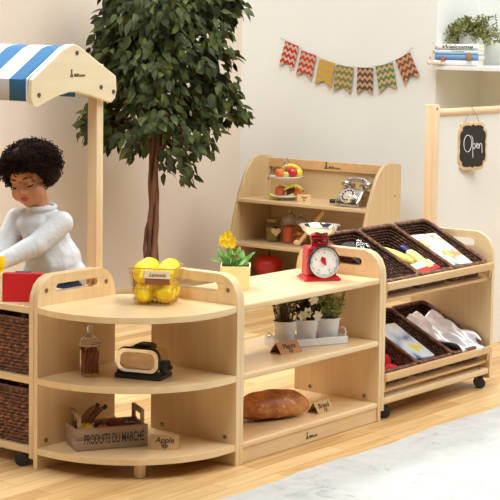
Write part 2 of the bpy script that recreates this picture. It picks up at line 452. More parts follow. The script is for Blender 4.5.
# --- centre shelf unit
Lc, D = .804, .372
U = thing('shelf_unit', 'straight open maple shelf unit with scale on top and loaf on bottom shelf', 'shelf unit', (.402, .186, 0))
ox, oy = .402, .186
pl = panel('side_panel', WZ, U, 'X', D, 0.0005-ox, .018-ox, -oy)
pr = panel('side_panel', WZ, U, 'X', D, Lc-.018-ox, Lc-.0005-ox, -oy)
for y, z in ((.30, .086), (.06, .086), (.332, .300)): screw(pr, (Lc-.018-ox, y-oy, z), (-1,0,0))
for z in (.514, .291, .0685):
    b = MB(); b.box(.018-ox, Lc-.018-ox, .001-oy, D-oy, z-.021, z)
    b.obj('shelf', WX, U, bevel=.006, bseg=3)
pk = MB().box(.018-ox, Lc-.018-ox, .006-oy, .022-oy, .001, .048).obj('plinth', WX, U, bevel=.001)
def logo(parent, o, right, up, s=1):
    """small pressed maker's mark: little figure and script"""
    M = frame(o, right, up); b = MB(M)
    b.lathe([(0, .0004*1), (.0042*s, .0004), (.0042*s, 0)], 10, c=(.002*s, .017*s, 0))
    b.box(-.001*s, .005*s, .004*s, .012*s, 0, .0005); b.box(-.004*s, .001*s, -.002*s, .004*s, 0, .0005)
    b.box(.003*s, .0075*s, -.002*s, .005*s, 0, .0005); b.box(-.006*s, .009*s, -.004*s, -.0022*s, 0, .0005)
    b.obj('maker_mark', INKB, parent)
    M2 = M @ Matrix.Translation((.0105*s, -.003*s, 0))
    text('Millhouse', 'maker_lettering', INKB, parent, M2.translation, right, up, .0145*s, .92, .3, .0003, .0004)
logo(pk, (.370-ox, .0058-oy, .018), (1,0,0), (0,0,1), .95)

# --- wheels
def castor(loc, rz, label, wh=.05):
    t = thing('castor_wheel', label, 'wheel', loc, rz)
    return t
def castor_part(parent, x, y, rz, h=.052, r=.021):
    M = Matrix.Translation((x, y, 0)) @ Matrix.Rotation(rz, 4, 'Z')
    b = MB(M)
    b.lathe([(0, h), (.014, h), (.014, h-.006), (.011, h-.014), (0, h-.014)], 16, (0,0,0))
    b.box(-.012, .012, -.012, .016, r+.002, h-.012, .004)
    fk = b.obj('castor', BLACK, parent)
    for s in (-1, 1):
        Mw = M @ Matrix.Translation((s*.014, .004, r)) @ Matrix.Rotation(PI/2, 4, 'Y')
        w = MB(Mw); w.lathe([(0, .007), (.008, .008), (.010, .006), (r*.78, .007), (r, .004), (r, -.006), (r*.7, -.007), (0, -.007)], 24)
        w.obj('wheel', RUBBER, fk)

# --- wicker basket (woven strands, rim braid, liner)
def basket_mb(w, d, h, taper, rows, stakes_step=.013, back_rise=0):
    """w along x, d along y, base at z=0; walls lean out by taper"""
    def peri(z, out=0):
        k = z/h; a = w/2 - taper*(1-k) + out; c = d/2 - taper*(1-k) + out; r = .022
        pts = []
        for cx, cy, a0 in ((a-r, c-r, 0), (-a+r, c-r, 90), (-a+r, -c+r, 180), (a-r, -c+r, 270)):
            pts += arc(cx, cy, r, a0, a0+90, 3)
        return pts
    def resample(pts, n):
        P = [Vector((p[0], p[1])) for p in pts]; P.append(P[0])
        L = [0]
        for a, b in zip(P, P[1:]): L.append(L[-1]+(b-a).length)
        out = []; j = 0
        for i in range(n):
            s = L[-1]*i/n
            while L[j+1] < s: j += 1
            t = (s-L[j])/max(1e-9, L[j+1]-L[j]); q = P[j].lerp(P[j+1], t)
            dr = (P[j+1]-P[j]).normalized()
            out.append((q, Vector((dr.y, -dr.x))))
        return out
    n = int(2*(w+d)/stakes_step); n += n % 2
    def rise(q): return back_rise*(q.y/d+.5)
    wv = MB()
    for k in range(rows):
        z = h*(k+.5)/rows
        rs = resample(peri(z), n*3)
        pts = []
        for i, (q, nn) in enumerate(rs):
            ph = math.cos(PI*i/3 + PI*k)
            o = q + nn*ph*.0024
            pts.append((o.x, o.y, z + rise(q)*z/h))
        wv.tube(pts, h/rows*.56, 5, closed=True)
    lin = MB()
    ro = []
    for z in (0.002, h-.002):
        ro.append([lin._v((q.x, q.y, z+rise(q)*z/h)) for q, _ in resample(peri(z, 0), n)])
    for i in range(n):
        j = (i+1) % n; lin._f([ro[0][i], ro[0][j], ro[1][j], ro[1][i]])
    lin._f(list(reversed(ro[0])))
    rim = MB()
    for s in (0, PI):
        rs = resample(peri(h), n*4); pts = []
        for i, (q, nn) in enumerate(rs):
            a = PI*i/3.0 + s
            o = q + nn*math.cos(a)*.0042
            pts.append((o.x, o.y, h + rise(q) + .001 + .0042*math.sin(a)))
        rim.tube(pts, .0046, 6, closed=True)
    return wv, lin, rim
def make_basket(label, cat, w, d, h, taper, rows, mat=None, loc=None, rz=0, group=None, rise=0):
    t = thing('wicker_basket', label, cat, loc or (0,0,0), rz, group, mat)
    a, b, c = basket_mb(w, d, h, taper, rows, back_rise=rise)
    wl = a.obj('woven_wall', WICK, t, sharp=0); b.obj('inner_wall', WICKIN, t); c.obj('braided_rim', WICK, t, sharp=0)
    return t

# --- mobile basket unit at the left with the market stall roof
ox, oy = -.28, .83
U = thing('storage_unit', 'low maple storage unit on castors, cut by left edge, holding two wicker drawer baskets', 'storage unit', (ox, oy, 0))
pa = panel('side_panel', WZ, U, 'Y', .340, .4615-oy, .480-oy, -.458-ox, .030)
pb = panel('side_panel', WZ, U, 'Y', .340, 1.182-oy, 1.20-oy, -.458-ox, .030)
for z in (.511, .289, .0665):
    MB().box(-.458-ox, -.119-ox, .480-oy, 1.182-oy, z-.023, z).obj('shelf', WY, U, bevel=.005, bseg=3)
MB().box(-.30-ox, -.120-ox, .842-oy, .858-oy, .0665, .488).obj('divider', WZ, U)
for y in (.520, 1.14):
    for x in (-.440, -.135): castor_part(U, x-ox, y-oy, R(35), .044)
b1 = make_basket('dark wicker drawer basket on the lower shelf of the left storage unit', 'basket', .34, .335, .172, .010, 15, loc=(-.277, .662, .0675), rz=-PI/2)
b2 = dup(b1, (-.277, .662, .290), -PI/2, label='dark wicker drawer basket on the upper shelf of the left storage unit')

G = [(-0.255,1.324),(-0.224,1.325),(-0.207,1.318),(-0.039,1.223),(-0.036,1.177),(-0.042,1.151),(-0.059,1.136),(-0.097,1.144),(-0.172,1.164),(-0.218,1.173),(-0.255,1.174),(-0.299,1.165),(-0.37,1.138),(-0.397,1.129),(-0.42,1.139),(-0.427,1.16),(-0.422,1.216),(-0.284,1.313)]
ox, oy = -.083, .545
U = thing('market_stall_canopy', 'play market stall roof with blue and white striped cloth on a pale wooden post', 'awning', (ox, oy, 0))
for y0 in (.545, 1.165):
    MB().box(-.028, .004, y0-.021-oy, y0+.021-oy, 0, 1.262, .003).obj('post', PINE, U)
for k, y0 in enumerate((.505, 1.187)):
    g = MB().prism([(x-ox, z) for x, z in G], 'Y', y0-oy, y0+.018-oy).obj('gable_board', PALE, U, bevel=.004, bseg=3)
    if k == 0:
        for x, z in ((-0.224,1.299),(-0.392,1.168),(-0.112,1.188),(-0.053,1.172)): screw(g, (x-ox, y0-oy, z), (0,-1,0), .0075)
        logo(g, (-.250-ox, y0-.0003-oy, 1.226), (1,0,0), (0,0,1), 1.0)
cl = MB()
path = [(-.424,1.148),(-.424,1.216),(-.284,1.311),(-.254,1.321),(-.224,1.322),(-.207,1.315),(-.041,1.222),(-.038,1.148)]
nseg = 26
top = []; bot = []
for i in range(nseg+1):
    y = .5245+.66*i/nseg - oy
    top.append([cl._v((x-ox + (.003*math.sin(i*.9) if j in (0, 7) else 0), y, z)) for j, (x, z) in enumerate(path)])
for i in range(nseg):
    for j in range(len(path)-1): cl._f([top[i][j], top[i+1][j], top[i+1][j+1], top[i][j+1]])
cm = cl.obj('striped_cloth', None or stripes_mat(), U, sharp=25)
# cloth texture is laid out along the stall, measured from the thing's own base
nt = cm.data.materials[0].node_tree
for n in nt.nodes:
    if n.type == 'MATH' and n.operation == 'ADD': n.inputs[1].default_value = -(.527-oy)
sm = cm.modifiers.new('Solid', 'SOLIDIFY'); sm.thickness = .003; sm.offset = 1
pipe = MB(); pipe.tube([(x-ox, .5255-oy, z+.002) for x, z in path], .0030, 6)
pipe.obj('white_piping', WHITE, U)

# --- rack with tilted tiers
X0, X1 = .8055, 1.582
ox, oy = (X0+X1)/2, .186
RK = thing('basket_rack', 'maple rack on castors with two tilted tiers of dark wicker baskets', 'rack', (ox, oy, 0))
panel('side_panel', WZ, RK, 'X', .372, X0-ox, X0+.018-ox, -oy, .035)
pe = panel('side_panel', WZ, RK, 'X', .372, X1-.018-ox, X1-ox, -oy, .035)
MB().box(X0+.018-ox, X1-.018-ox, .002-oy, .372-oy, .052, .078).obj('base_board', WX, RK, bevel=.008, bseg=3)
TA = R(18)
for k, z0 in enumerate((.432, .105)):
    M = Matrix.Translation((0, .012-oy, z0)) @ Matrix.Rotation(TA, 4, 'X')
    b = MB(M); b.box(X0+.018-ox, X1-.018-ox, 0, .385, -.012, 0)
    b.obj('tier_board', LIPW, RK, bevel=.002)
    b = MB(Matrix.Translation((0, -.004-oy, z0+.034)) @ Matrix.Rotation(R(8), 4, 'X'))
    b.box(X0+.018-ox, X1-.020-ox, -.006, .007, 0, .029)
    b.obj('front_lip', LIPW, RK, bevel=.003)
    for x in (X0+.018, X1-.030):
        b = MB(Matrix.Translation((0, .004-oy, z0)) @ Matrix.Rotation(R(8), 4, 'X'))
        b.box(x-ox, x+.012-ox, 0.002, .012, 0, .06)
        b.obj('lip_bracket', LIPW, RK)
for x, y in ((.865, .022), (1.533, .022), (.865, .33), (1.533, .33)): castor_part(RK, x-ox, y-oy, R(40), .052, .021)
for x in (.85, 1.52):
    b = MB(); b.lathe([(0,.0795),(.006,.0795),(.006,.077)], 10, (x-ox, .02-oy, 0)); b.obj('screw', SCREW, RK)
def tier(k, x, s, h, ry=0, rz=0, rx=0):
    z0 = (.432, .105)[k]
    return Matrix.Translation((x, .012, z0)) @ Matrix.Rotation(TA, 4, 'X') @ Matrix.Translation((0, s, h)) @ Euler((rx, ry, rz)).to_matrix().to_4x4()
bw = .238
xs = [.941, 1.181, 1.421]
bl = [['dark wicker basket on the top tier, nearest the scale, holding a black item', 'dark wicker basket on the top tier holding a yellow bottle', 'dark wicker basket on the top tier holding a colourful paper, far right'],
      ['dark wicker basket on the bottom tier holding red cloth, by the centre shelf unit', 'dark wicker basket on the bottom tier holding a blue and yellow packet', 'dark wicker basket on the bottom tier holding shiny silver fabric']]
proto = None
for k in (0, 1):
    for i, x in enumerate(xs):
        M = tier(k, x, .176, .002)
        if proto is None: proto = make_basket(bl[k][i], 'basket', bw, .315, .058, .010, 9, mat=M, group='tilted rack baskets', rise=.046)
        else: dup(proto, mat=M, label=bl[k][i], group='tilted rack baskets')

# contents, top tier
t = thing('soft_bag', 'black soft bag with silver beads lying in the top tier basket behind the scale', 'bag', mat=tier(0, .915, .215, .062, rx=R(8)) @ Matrix.Scale(.82, 4))
b = MB()
for p, r in (((-.06,.0,0),(.05,.06,.035)), ((.0,.02,.01),(.07,.07,.04)), ((.06,-.02,.005),(.055,.075,.035)), ((.09,-.07,-.01),(.02,.06,.02))): b.ball(p, r)
remesh(b, 'bag_body', plain('black_felt', (.025,.024,.026,1), .85, 0, .2, 60, .3, 120), t, .006)
b = MB()
for i in range(40):
    b.ball((.035+random.uniform(-.035,.04), .02+random.uniform(-.03,.03), .052+random.uniform(-.008,.006)), .0045, 8, 6)
b.obj('silver_beads', SILVER, t)
# yellow toy pepper/banana
def banana_mb(L=.16, r=.017, bend=.05):
    b = MB(); pts = []; rs = []
    for i in range(15):
        u = i/14; pts.append((L*(u-.5), bend*(1-(2*u-1)**2), .0)); rs.append(r*max(.22, math.sin(PI*min(1, .08+u*.88))**.55))
    b.tube(pts, rs, 8); return b
BAN = plain('banana_skin', srgb(236, 200, 60), .5, 0, .1, 30)
BANG = plain('green_banana_skin', srgb(196, 190, 70), .5, 0, .18, 25)
t = thing('toy_corn', 'yellow toy corn cob lying in the top tier basket beside the bottle', 'toy food', mat=tier(0, 1.118, .19, .058, rz=R(-74), ry=R(-4)))
b = MB(); b.tube([(-.09,0,0),(-.085,0,0),(-.05,0,0),(0,0,0),(.05,0,0),(.085,0,0),(.09,0,0)], [.008,.018,.024,.026,.022,.012,.004], 12); b.obj('cob', YELT if 0 else plain('corn', srgb(248, 224, 110), .5, 0, .12, 120, .6, 160), t)
b = MB()
for s in (-1, 1): b.tube([(-.095,0,0),(-.05,s*.024,.0),(-.01,s*.03,.004)], [.006,.010,.002], 6)
b.obj('husk', leafmat('husk', [srgb(150,170,80), srgb(190,200,110)]), t)
t = thing('toy_bottle', 'pale yellow bottle with a navy cap lying in the top tier basket', 'bottle', mat=tier(0, 1.228, .145, .052, rz=R(-4), rx=R(10)))
MR = Matrix.Rotation(-PI/2, 4, 'X')
b = MB(MR); b.lathe([(0,-.075),(.019,-.075),(.0215,-.07),(.0215,.02),(.018,.04),(.011,.05),(.011,.055),(0,.055)], 20); b.obj('bottle_body', plain('mustard_bottle', srgb(240, 214, 130), .35, 0, .03, coat=.3), t)
b = MB(MR); b.lathe([(.0135,.048),(.0145,.052),(.012,.080),(.009,.084),(0,.084)], 16); b.obj('cap', plain('navy_cap', srgb(26, 34, 92), .4), t)
t = thing('toy_packet', 'white and red paper packet tucked under the yellow bottle in the basket', 'packet', mat=tier(0, 1.20, .085, .050, rz=R(6), rx=R(12)))
b = MB(); b.box(-.075,.075,-.03,.03,-.004,.004,.002); b.obj('packet_body', PAPER, t)
b = MB(); b.box(-.075,.074,-.031,-.004,.0035,.0052); b.obj('red_print', plain('red_print', srgb(190,50,46), .6), t)
def print_mat(name, cols, scale):
    m, nt, b = newmat(name)
    tc = N(nt, 'ShaderNodeTexCoord'); nz = N(nt, 'ShaderNodeTexNoise'); nz.inputs['Scale'].default_value = scale; nz.inputs['Detail'].default_value = 1.5
    nt.links.new(tc.outputs['Object'], nz.inputs['Vector'])
    c = ramp(nt, nz.outputs['Fac'], [(.34+.32*i/(len(cols)-1), q) for i, q in enumerate(cols)])
    nt.links.new(c, b.inputs['Base Color']); b.inputs['Roughness'].default_value = .35; return m
t = thing('magazine', 'colourful white and yellow printed paper leaning in the right top tier basket', 'magazine', mat=tier(0, 1.425, .165, .062, rz=R(-4), rx=R(10)))
b = MB(); b.box(-.085,.085,-.105,.105,-.004,.004,.001); b.obj('cover', print_mat('magazine_print', [srgb(150,180,190), srgb(240,238,230), srgb(244,242,236), srgb(240,236,226), srgb(214,150,96), srgb(204,204,96)], 13), t)
b = MB(); b.box(-.083,.083,-.103,.103,-.006,-.004); b.obj('pages', PAPER, t)
# contents, bottom tier
t = thing('red_cloth', 'red folded cloth in the bottom tier basket beside the centre shelf unit', 'cloth', mat=tier(1, .945, .13, .040, rx=R(8)))
b = MB()
for i in range(14): b.ball((random.uniform(-.08,.08), random.uniform(-.08,.08), random.uniform(-.02,.015)), (.035,.03,.022), 12, 8)
remesh(b, 'folded_cloth', plain('red_fabric', srgb(190,20,30), .8, 0, .1), t, .006)
t = thing('toy_packet', 'blue and white packet with yellow fruit print leaning in the bottom tier basket', 'packet', mat=tier(1, 1.165, .165, .058, rz=R(-4), rx=R(9)))
b = MB(); b.box(-.075,.075,-.11,.11,-.012,.012,.005); b.obj('packet_body', print_mat('packet_print', [srgb(70,96,132), srgb(176,192,208), srgb(206,216,224), srgb(220,226,230), srgb(226,206,60)], 11), t)
t = thing('silver_fabric', 'shiny crumpled silver fabric draped in the right bottom tier basket and over its lip', 'fabric', mat=tier(1, 1.432, .135, .074, rx=R(8)))
b = MB(); g = []
for i in range(41):
    row = []
    for j in range(37):
        u, v = i/40, j/36
        x = (u-.5)*.19 - .03*(v-.5); y = (v-.5)*.27
        z = .011*math.sin(11*u+6*v+1.5*math.sin(4*v))+.007*math.sin(19*u-4*v+2*math.sin(5*v))+.004*math.sin(9*v+31*u)+.004
        row.append(b._v((x+.008*math.sin(7*v), y+.010*math.sin(7*u), z)))
    g.append(row)
for i in range(40):
    for j in range(36): b._f([g[i][j], g[i+1][j], g[i+1][j+1], g[i][j+1]])
o = b.obj('fabric_sheet', plain('silver_lame', (.82,.81,.79,1), .36, .3, .08, 30), t, sharp=0)
sm = o.modifiers.new('Solid', 'SOLIDIFY'); sm.thickness = .003

# ------------------------------------------------------------------ play screen with the sign
U = thing('play_screen', 'white play screen panel with a pale pine post and round top rail', 'screen', (2.3, .45, 0))
for x in (1.80, 2.80): MB().box(x-2.3, x+.045-2.3, -.022, .022, 0, 1.084, .004).obj('post', PINE, U)
for z in (1.067,): screw(U.children[0], (1.822-2.3, -.022, z), (0,-1,0), .005)
b = MB(); b.tube([(1.84-2.3, 0, 1.048), (2.80-2.3, 0, 1.048)], .0165, 16); b.obj('top_rail', PINEX, U)
MB().box(1.845-2.3, 2.80-2.3, -.004, .004, .004, 1.040).obj('white_panel', plain('white_screen', srgb(236,231,218), .8, 0, .01), U)
SG = thing('chalkboard_sign', 'ornate wood framed chalkboard sign reading Open, hanging from the screen rail', 'sign', (2.10, .424, .90), R(-18))
def plaque(s):
    q = [(0,.108),(.014,.100),(.030,.104),(.052,.102),(.066,.094),(.066,.078),(.080,.068),(.084,.05),(.080,.02),(.083,0)]
    h = [(x*s, z*s*.99) for x, z in q]
    right = h + [(x, -z) for x, z in reversed(h[:-1])]
    return right + [(-x, z) for x, z in reversed(right[1:-1])]
MB().prism(plaque(1), 'Y', -.006, .007).obj('frame', PINEX, SG, bevel=.002)
MB().prism(plaque(.87), 'Y', -.0075, -.0055).obj('chalkboard', plain('chalkboard', srgb(46,40,32), .8, 0, .1, 20), SG)
hw = MB()
def stroke(pts, r=.0016): hw.tube([(x, -.0085, z) for x, z in pts], r, 5)
stroke([(-.030+.022*math.cos(R(a)), .012+.036*math.sin(R(a))) for a in range(100, 470, 15)])
stroke([(-.010,.045),(-.002,.030),(.000,-.050)]); stroke([(0,.008),(.010,.012),(.014,-.002),(.008,-.012),(0,-.006)])
stroke([(.014,-.002),(.024,.002),(.028,.010),(.022,.014),(.019,0),(.024,-.010),(.032,-.006)])
stroke([(.034,.010),(.035,-.012)]); stroke([(.035,0),(.042,.012),(.048,.010),(.050,-.004),(.052,-.03)])
hw.obj('chalk_writing', CHALK, SG)
b = MB(); b.tube([(-.04,0,.098),(-.022,.004,.132),(-.012,.022,.166),(0,.030,.166),(.012,.022,.166),(.028,.004,.132),(.04,0,.098)], .0016, 6); b.obj('hanging_string', STRING, SG)

# ------------------------------------------------------------------ back display unit (faces -X)
ox, oy = 2.95, 1.88
U = thing('display_unit', 'sloping beech display unit against the back wall, with telephone and jars on it', 'display unit', (ox, oy, 0))
prof = [(3.13,0),(3.13,.695),(3.115,.706),(3.05,.714),(3.010,.714),(2.975,.704),(2.945,.684),(2.915,.655),(2.882,.600),(2.846,.52),(2.80,.38),(2.765,.22),(2.745,.05),(2.745,0)]
pr = [(x-ox, z) for x, z in prof]
a = MB().prism(pr, 'Y', 1.45-oy, 1.468-oy).obj('side_panel', DISP, U, bevel=.003)
MB().prism(pr, 'Y', 2.285-oy, 2.303-oy).obj('side_panel', DISP, U, bevel=.003)
screw(a, (3.074-ox, 1.45-oy, .544), (0,-1,0), .005)
screw(U.children[1], (3.09-ox, 2.285-oy, .58), (0,-1,0), .006)
for x0, z in ((2.822, .490), (2.772, .262), (2.752, .062)):
    MB().box(x0-ox, 3.115-ox, 1.468-oy, 2.285-oy, z-.018, z).obj('shelf', DISPY, U, bevel=.003)
MB().box(3.115-ox, 3.128-ox, 1.468-oy, 2.285-oy, .04, .69).obj('back_panel', DISPY, U)
tb = MB().box(3.095-ox, 3.115-ox, 1.468-oy, 2.285-oy, .645, .694).obj('top_board', LIPW, U, bevel=.002)
logo(tb, (3.0945-ox, 1.905-oy, .660), (0,-1,0), (0,0,1), 1.5)

# telephone
T = thing('telephone', 'silver vintage rotary telephone on the top shelf of the back display unit', 'telephone', (2.945, 1.612, .4905), R(-92))
b = MB(); 
b.prism([(-.075,0),(.075,0),(.075,.022),(.045,.075),(-.005,.088),(-.028,.078),(-.072,.026)], 'X', -.075, .075)
b.obj('body', SILVER, T, bevel=.010, bseg=3)
Md = Matrix.Translation((0, -.054, .054)) @ Matrix.Rotation(R(48), 4, 'X')
b = MB(Md); b.lathe([(0,.010),(.016,.010),(.018,.008),(.040,.008),(.043,.004),(.043,-.004)], 28); dl = b.obj('dial', CHROME, T)
b = MB(Md)
for i in range(10):
    an = R(20+i*30); b.lathe([(0,.0095),(.006,.0095),(.006,.007)], 10, (.031*math.cos(an), .031*math.sin(an), 0))
b.obj('finger_hole', INK, dl)
b = MB()
for s in (-1, 1): b.box(s*.038-.012, s*.038+.012, .0, .045, .078, .112, .005)
b.obj('cradle', SILVER, T)
b = MB(); b.tube([(-.070,.02,.116),(-.05,.02,.130),(0,.02,.136),(.05,.02,.130),(.070,.02,.116)], [.013,.013,.012,.013,.013], 12)
for s in (-1, 1): b.ball((s*.070, .02, .110), (.026,.026,.022), 16, 10)
b.obj('handset', SILVER, T)
b = MB(); b.tube([(-.066,.05,.105),(-.082,.06,.085),(-.086,.062,.05),(-.088,.06,.022),(-.105,.055,.012),(-.14,.035,.011),(-.175,.02,.011)], [.010,.012,.012,.012,.011,.011,.010], 10); b.obj('cord', BLACK, T)

# two tier cake stand with fruit
S = thing('cake_stand', 'two tier silver and white cake stand holding fruit on the back display unit', 'cake stand', (2.955, 2.062, .4905), 0)
pf = lambda r: [(0,.010),(r*.55,.010),(r*.92,.018),(r,.024),(r,.027),(r*.9,.021),(r*.5,.014),(0,.014)]
b = MB(); b.lathe([(0,0),(.05,0),(.052,.004),(.03,.010),(0,.012)], 28); b.lathe(pf(.092), 32); b.obj('lower_plate', WHITEM, S)
b = MB(); b.lathe(pf(.088), 32, (0,0,.098)); b.obj('upper_plate', WHITEM, S)
b = MB(); b.lathe([(.004,.012),(.004,.06),(.009,.068),(.004,.076),(.004,.108)], 12); b.lathe([(.004,.110),(.004,.175),(.008,.180),(.004,.185)], 12)
b.tube([(.0,.016*math.cos(R(q)),.201+.016*math.sin(R(q))) for q in range(0,360,24)], .003, 6, closed=True); b.obj('stem', CHROME, S)
def fruit(kind, x, y, z, label, col, r=.03, mat=None, group=None):
    t = thing(kind, label, 'fruit', (x, y, z), random.uniform(0, 3), group)
    b = MB(); b.lathe([(0,r*.25),(r*.25,r*.08),(r*.55,0.02*r),(r*.88,r*.42),(r,r*.95),(r*.9,r*1.42),(r*.55,r*1.78),(r*.2,r*1.80),(0,r*1.62)], 20)
    b.obj('flesh', mat or col, t, sharp=0)
    b = MB(); b.tube([(0,0,r*1.6),(.002,0,r*1.85),(.004,.001,r*2.1)], .0016, 6); b.obj('stalk', TWIG, t)
    return t
APR = plain('apple_red', srgb(196,44,44), .3, 0, .15, 30, coat=.2); APO = plain('orange_peel', srgb(226,110,50), .45, 0, .1, 40, .2, 200)
APY = plain('apple_yellow', srgb(232,206,60), .35, 0, .1, 30); APD = plain('plum', srgb(92,28,34), .35, 0, .2, 30, coat=.2); APK = plain('dark_fruit', srgb(60,34,30), .4)
cx, cy, cz = 2.955, 2.062, .4905
vx, vy = math.cos(CR), math.sin(CR)     # to the right as seen by the photographer
ux, uy = -math.sin(CR), math.cos(CR)    # away from the photographer
def at(a, bb): return cx+vx*a+ux*bb, cy+vy*a+uy*bb
for k, a, bb, z, lab, m, r in (('toy_apple', -.035, -.035, .118, 'orange red toy apple on the left of the upper cake stand plate', APO, .024),
    ('toy_apple', .030, -.038, .118, 'crimson toy apple on the right of the upper cake stand plate', APR, .027),
    ('toy_lemon', .062, -.012, .120, 'yellow toy lemon at the right rim of the upper cake stand plate', APY, .022),
    ('toy_grape', -.040, .015, .120, 'dark toy plum behind the orange apple on the upper plate', APK, .024),
    ('toy_pear', -.002, -.050, .117, 'small pale green toy pear between the apples on the upper plate', plain('pale_green', srgb(196,196,110), .5), .017),
    ('toy_orange', -.03, .02, .018, 'orange toy fruit behind the bananas on the lower plate', APO, .026),
    ('toy_plum', .02, .018, .017, 'dark red toy plum behind the bananas on the lower plate', APD, .028),
    ('toy_peach', .062, .005, .019, 'small orange toy peach at the right of the lower plate', APO, .020)):
    X, Y = at(a, bb); fruit(k, X, Y, cz+z, lab, m, r*1.12)
def banana(loc, rz, rx, label, mat, L=.16, group=None):
    M = Matrix.Translation(loc) @ Matrix.Rotation(rz, 4, 'Z') @ Matrix.Rotation(rx, 4, 'X')
    t = thing('toy_banana', label, 'fruit', mat=M, group=group)
    banana_mb(L, L*.105, L*.26).obj('peel', mat, t, sharp=0)
    b = MB(); b.tube([(L*.46,0,0),(L*.56,-.004,0)], [.005,.004], 6); b.obj('stalk', plain('stalk', srgb(110,90,40), .7), t)
X, Y = at(-.025, -.045); banana((X, Y, cz+.036), CR+R(4), R(-60), 'green yellow toy banana lying along the lower cake stand plate', BANG, .135)
X, Y = at(.040, -.035); banana((X, Y, cz+.052), CR+R(0), R(70), 'toy banana tilted up at the right of the lower cake stand plate', BANG, .10)
X, Y = at(.025, .03); banana((X, Y, cz+.145), CR, R(80), 'yellow toy banana lying behind the apples on the upper plate', BAN, .12)
def tent(loc, rz, w, d, h, label, mat, word, price, wsize, name='price_card', sx=1):
    t = thing(name, label, 'sign', loc, rz)
    b = MB(); s = .0012
    b.prism([(-d/2,0),(0,h),(d/2,0),(d/2-.002,0),(0,h-.0032),(-d/2+.002,0)], 'X', -w/2, w/2)
    b.box(-w/2, w/2, -d/2+.002, d/2-.002, 0, .001); b.prism([(-d/2+.002,0),(0,h-.0032),(d/2-.002,0)], 'X', w/2-.004, w/2-.002); b.obj('card', mat, t)  # bottom flap and far end cap added to keep the inside dark
    up = Vector((0, d/2, h)).normalized(); n = Vector((0, -h, d/2)).normalized()
    if word:
        o = Vector((0, -d/2, 0)) + up*(h*.50) + n*.0004
        text(word, 'word', INKB, t, o, (1,0,0), up, wsize, sx, .15, .0003, .0006, 'CENTER')
        o = Vector((0, -d/2, 0)) + up*(h*.14) + n*.0004
        text(price, 'price', INKB, t, o, (1,0,0), up, wsize*.85, sx, .15, .0003, .0006, 'CENTER')
    return t
tent((2.945, 1.935, .4905), CR, .07, .03, .036, 'small kraft price card beside the cake stand on the back display unit', KRAFT, 'Fruit', '5p', .014)

# jars on the middle shelf of the display unit
GLL = glass('lid_glass', (.95,.94,.92,1), .06); GLL.node_tree.nodes['Principled BSDF'].inputs['Transmission Weight'].default_value = .9; GLL.node_tree.nodes['Principled BSDF'].inputs['IOR'].default_value = 1.3
GL = glass('clear_glass', (.96,.97,.96,1)); GLW = glass('warm_glass', (.97,.95,.92,1))
t = thing('glass_jar', 'squat glass jar of green pasta with a wooden heart tag on the display unit', 'jar', (2.945, 2.135, .2625), 0)
b = MB(); b.lathe([(0,.002),(.036,.002),(.039,.008),(.039,.080),(.034,.092),(.034,.112)], 28); b.obj('jar_glass', GL, t)
b = MB(); b.lathe([(0,.106),(.037,.106),(.038,.108),(.038,.120),(.035,.123),(0,.123)], 28); b.obj('lid', plain('tin_lid', srgb(150,120,70), .4, .5), t)
b = MB(); b.lathe([(0,.005),(.035,.005),(.036,.01),(.036,.066),(.02,.076),(0,.072)], 22); b.obj('pasta', plain('pasta', srgb(150,128,70), .8, 0, .5, 110, .8, 130), t)
hp = []
for i in range(32):
    q = 2*PI*i/32; hp.append((.0016*16*math.sin(q)**3, .0016*(13*math.cos(q)-5*math.cos(2*q)-2*math.cos(3*q)-math.cos(4*q))))
M = Matrix.Rotation(R(-50), 4, 'Z') @ Matrix.Translation((.012, -.044, .055))
b = MB(M); b.prism(hp, 'Y', -.002, .002); b.obj('heart_tag', plain('heart_wood', srgb(226,186,132), .7, 0, .06), t)
t = thing('glass_jar', 'tall domed glass jar of orange lentils on the display unit', 'jar', (2.945, 2.025, .2625), 0)
b = MB(); b.lathe([(0,.002),(.034,.002),(.037,.008),(.037,.092),(.032,.104)], 28); b.obj('jar_glass', GL, t)
b = MB(); b.lathe([(.034,.104),(.038,.108),(.037,.122),(.028,.146),(.012,.158),(.006,.161),(.010,.168),(.008,.178),(0,.181)], 28); b.obj('domed_lid', GLL, t)
b = MB(); b.lathe([(0,.005),(.033,.005),(.0345,.01),(.0345,.084),(.02,.092),(0,.090)], 22); b.obj('lentils', plain('lentils', srgb(212,96,48), .8, 0, .35, 150, .8, 160), t)
t = thing('glass_jar', 'slim glass jar of orange pieces half hidden behind the steel scale pan', 'jar', (2.94, 1.950, .2625), 0)
b = MB(); b.lathe([(0,.002),(.034,.002),(.037,.008),(.037,.075),(.028,.09),(.026,.105)], 28); b.obj('jar_glass', GL, t)
b = MB(); b.lathe([(.028,.105),(.031,.108),(.026,.130),(.010,.146),(.005,.150),(.008,.156),(0,.162)], 24); b.obj('domed_lid', GLL, t)
b = MB()
for i in range(26):
    a_ = random.uniform(0, 6.28); q = random.uniform(0, .025); b.ball((q*math.cos(a_), q*math.sin(a_), random.uniform(.010,.062)), (.011,.009,.007), 8, 6)
b.obj('orange_pieces', plain('dried_orange', srgb(224,130,60), .7, 0, .25, 60), t)
t = thing('wooden_spoon', 'wooden spoon leaning beside the slim jar behind the steel scale pan', 'spoon', (2.90, 1.885, .2625), CR)
b = MB(); b.tube([(-.040,0,.008),(.0,0,.062),(.075,.0,.158),(.092,0,.180)], [.011,.011,.013,.012], 12); b.obj('handle', PINEX, t)
b = MB(); b.ball((-.046,0,.016), (.020,.010,.016)); b.obj('bowl', PINEX, t)
t = thing('toy_tomato', 'large red toy tomato on the lowest shelf of the back display unit', 'toy food', (2.93, 2.150, .0625), 0)
b = MB(); r = .078; n = 36
pr_ = [(0,.012),(r*.45,.002),(r*.85,.030),(r,.066),(r*.93,.098),(r*.6,.124),(r*.2,.126),(0,.118)]
rings = []
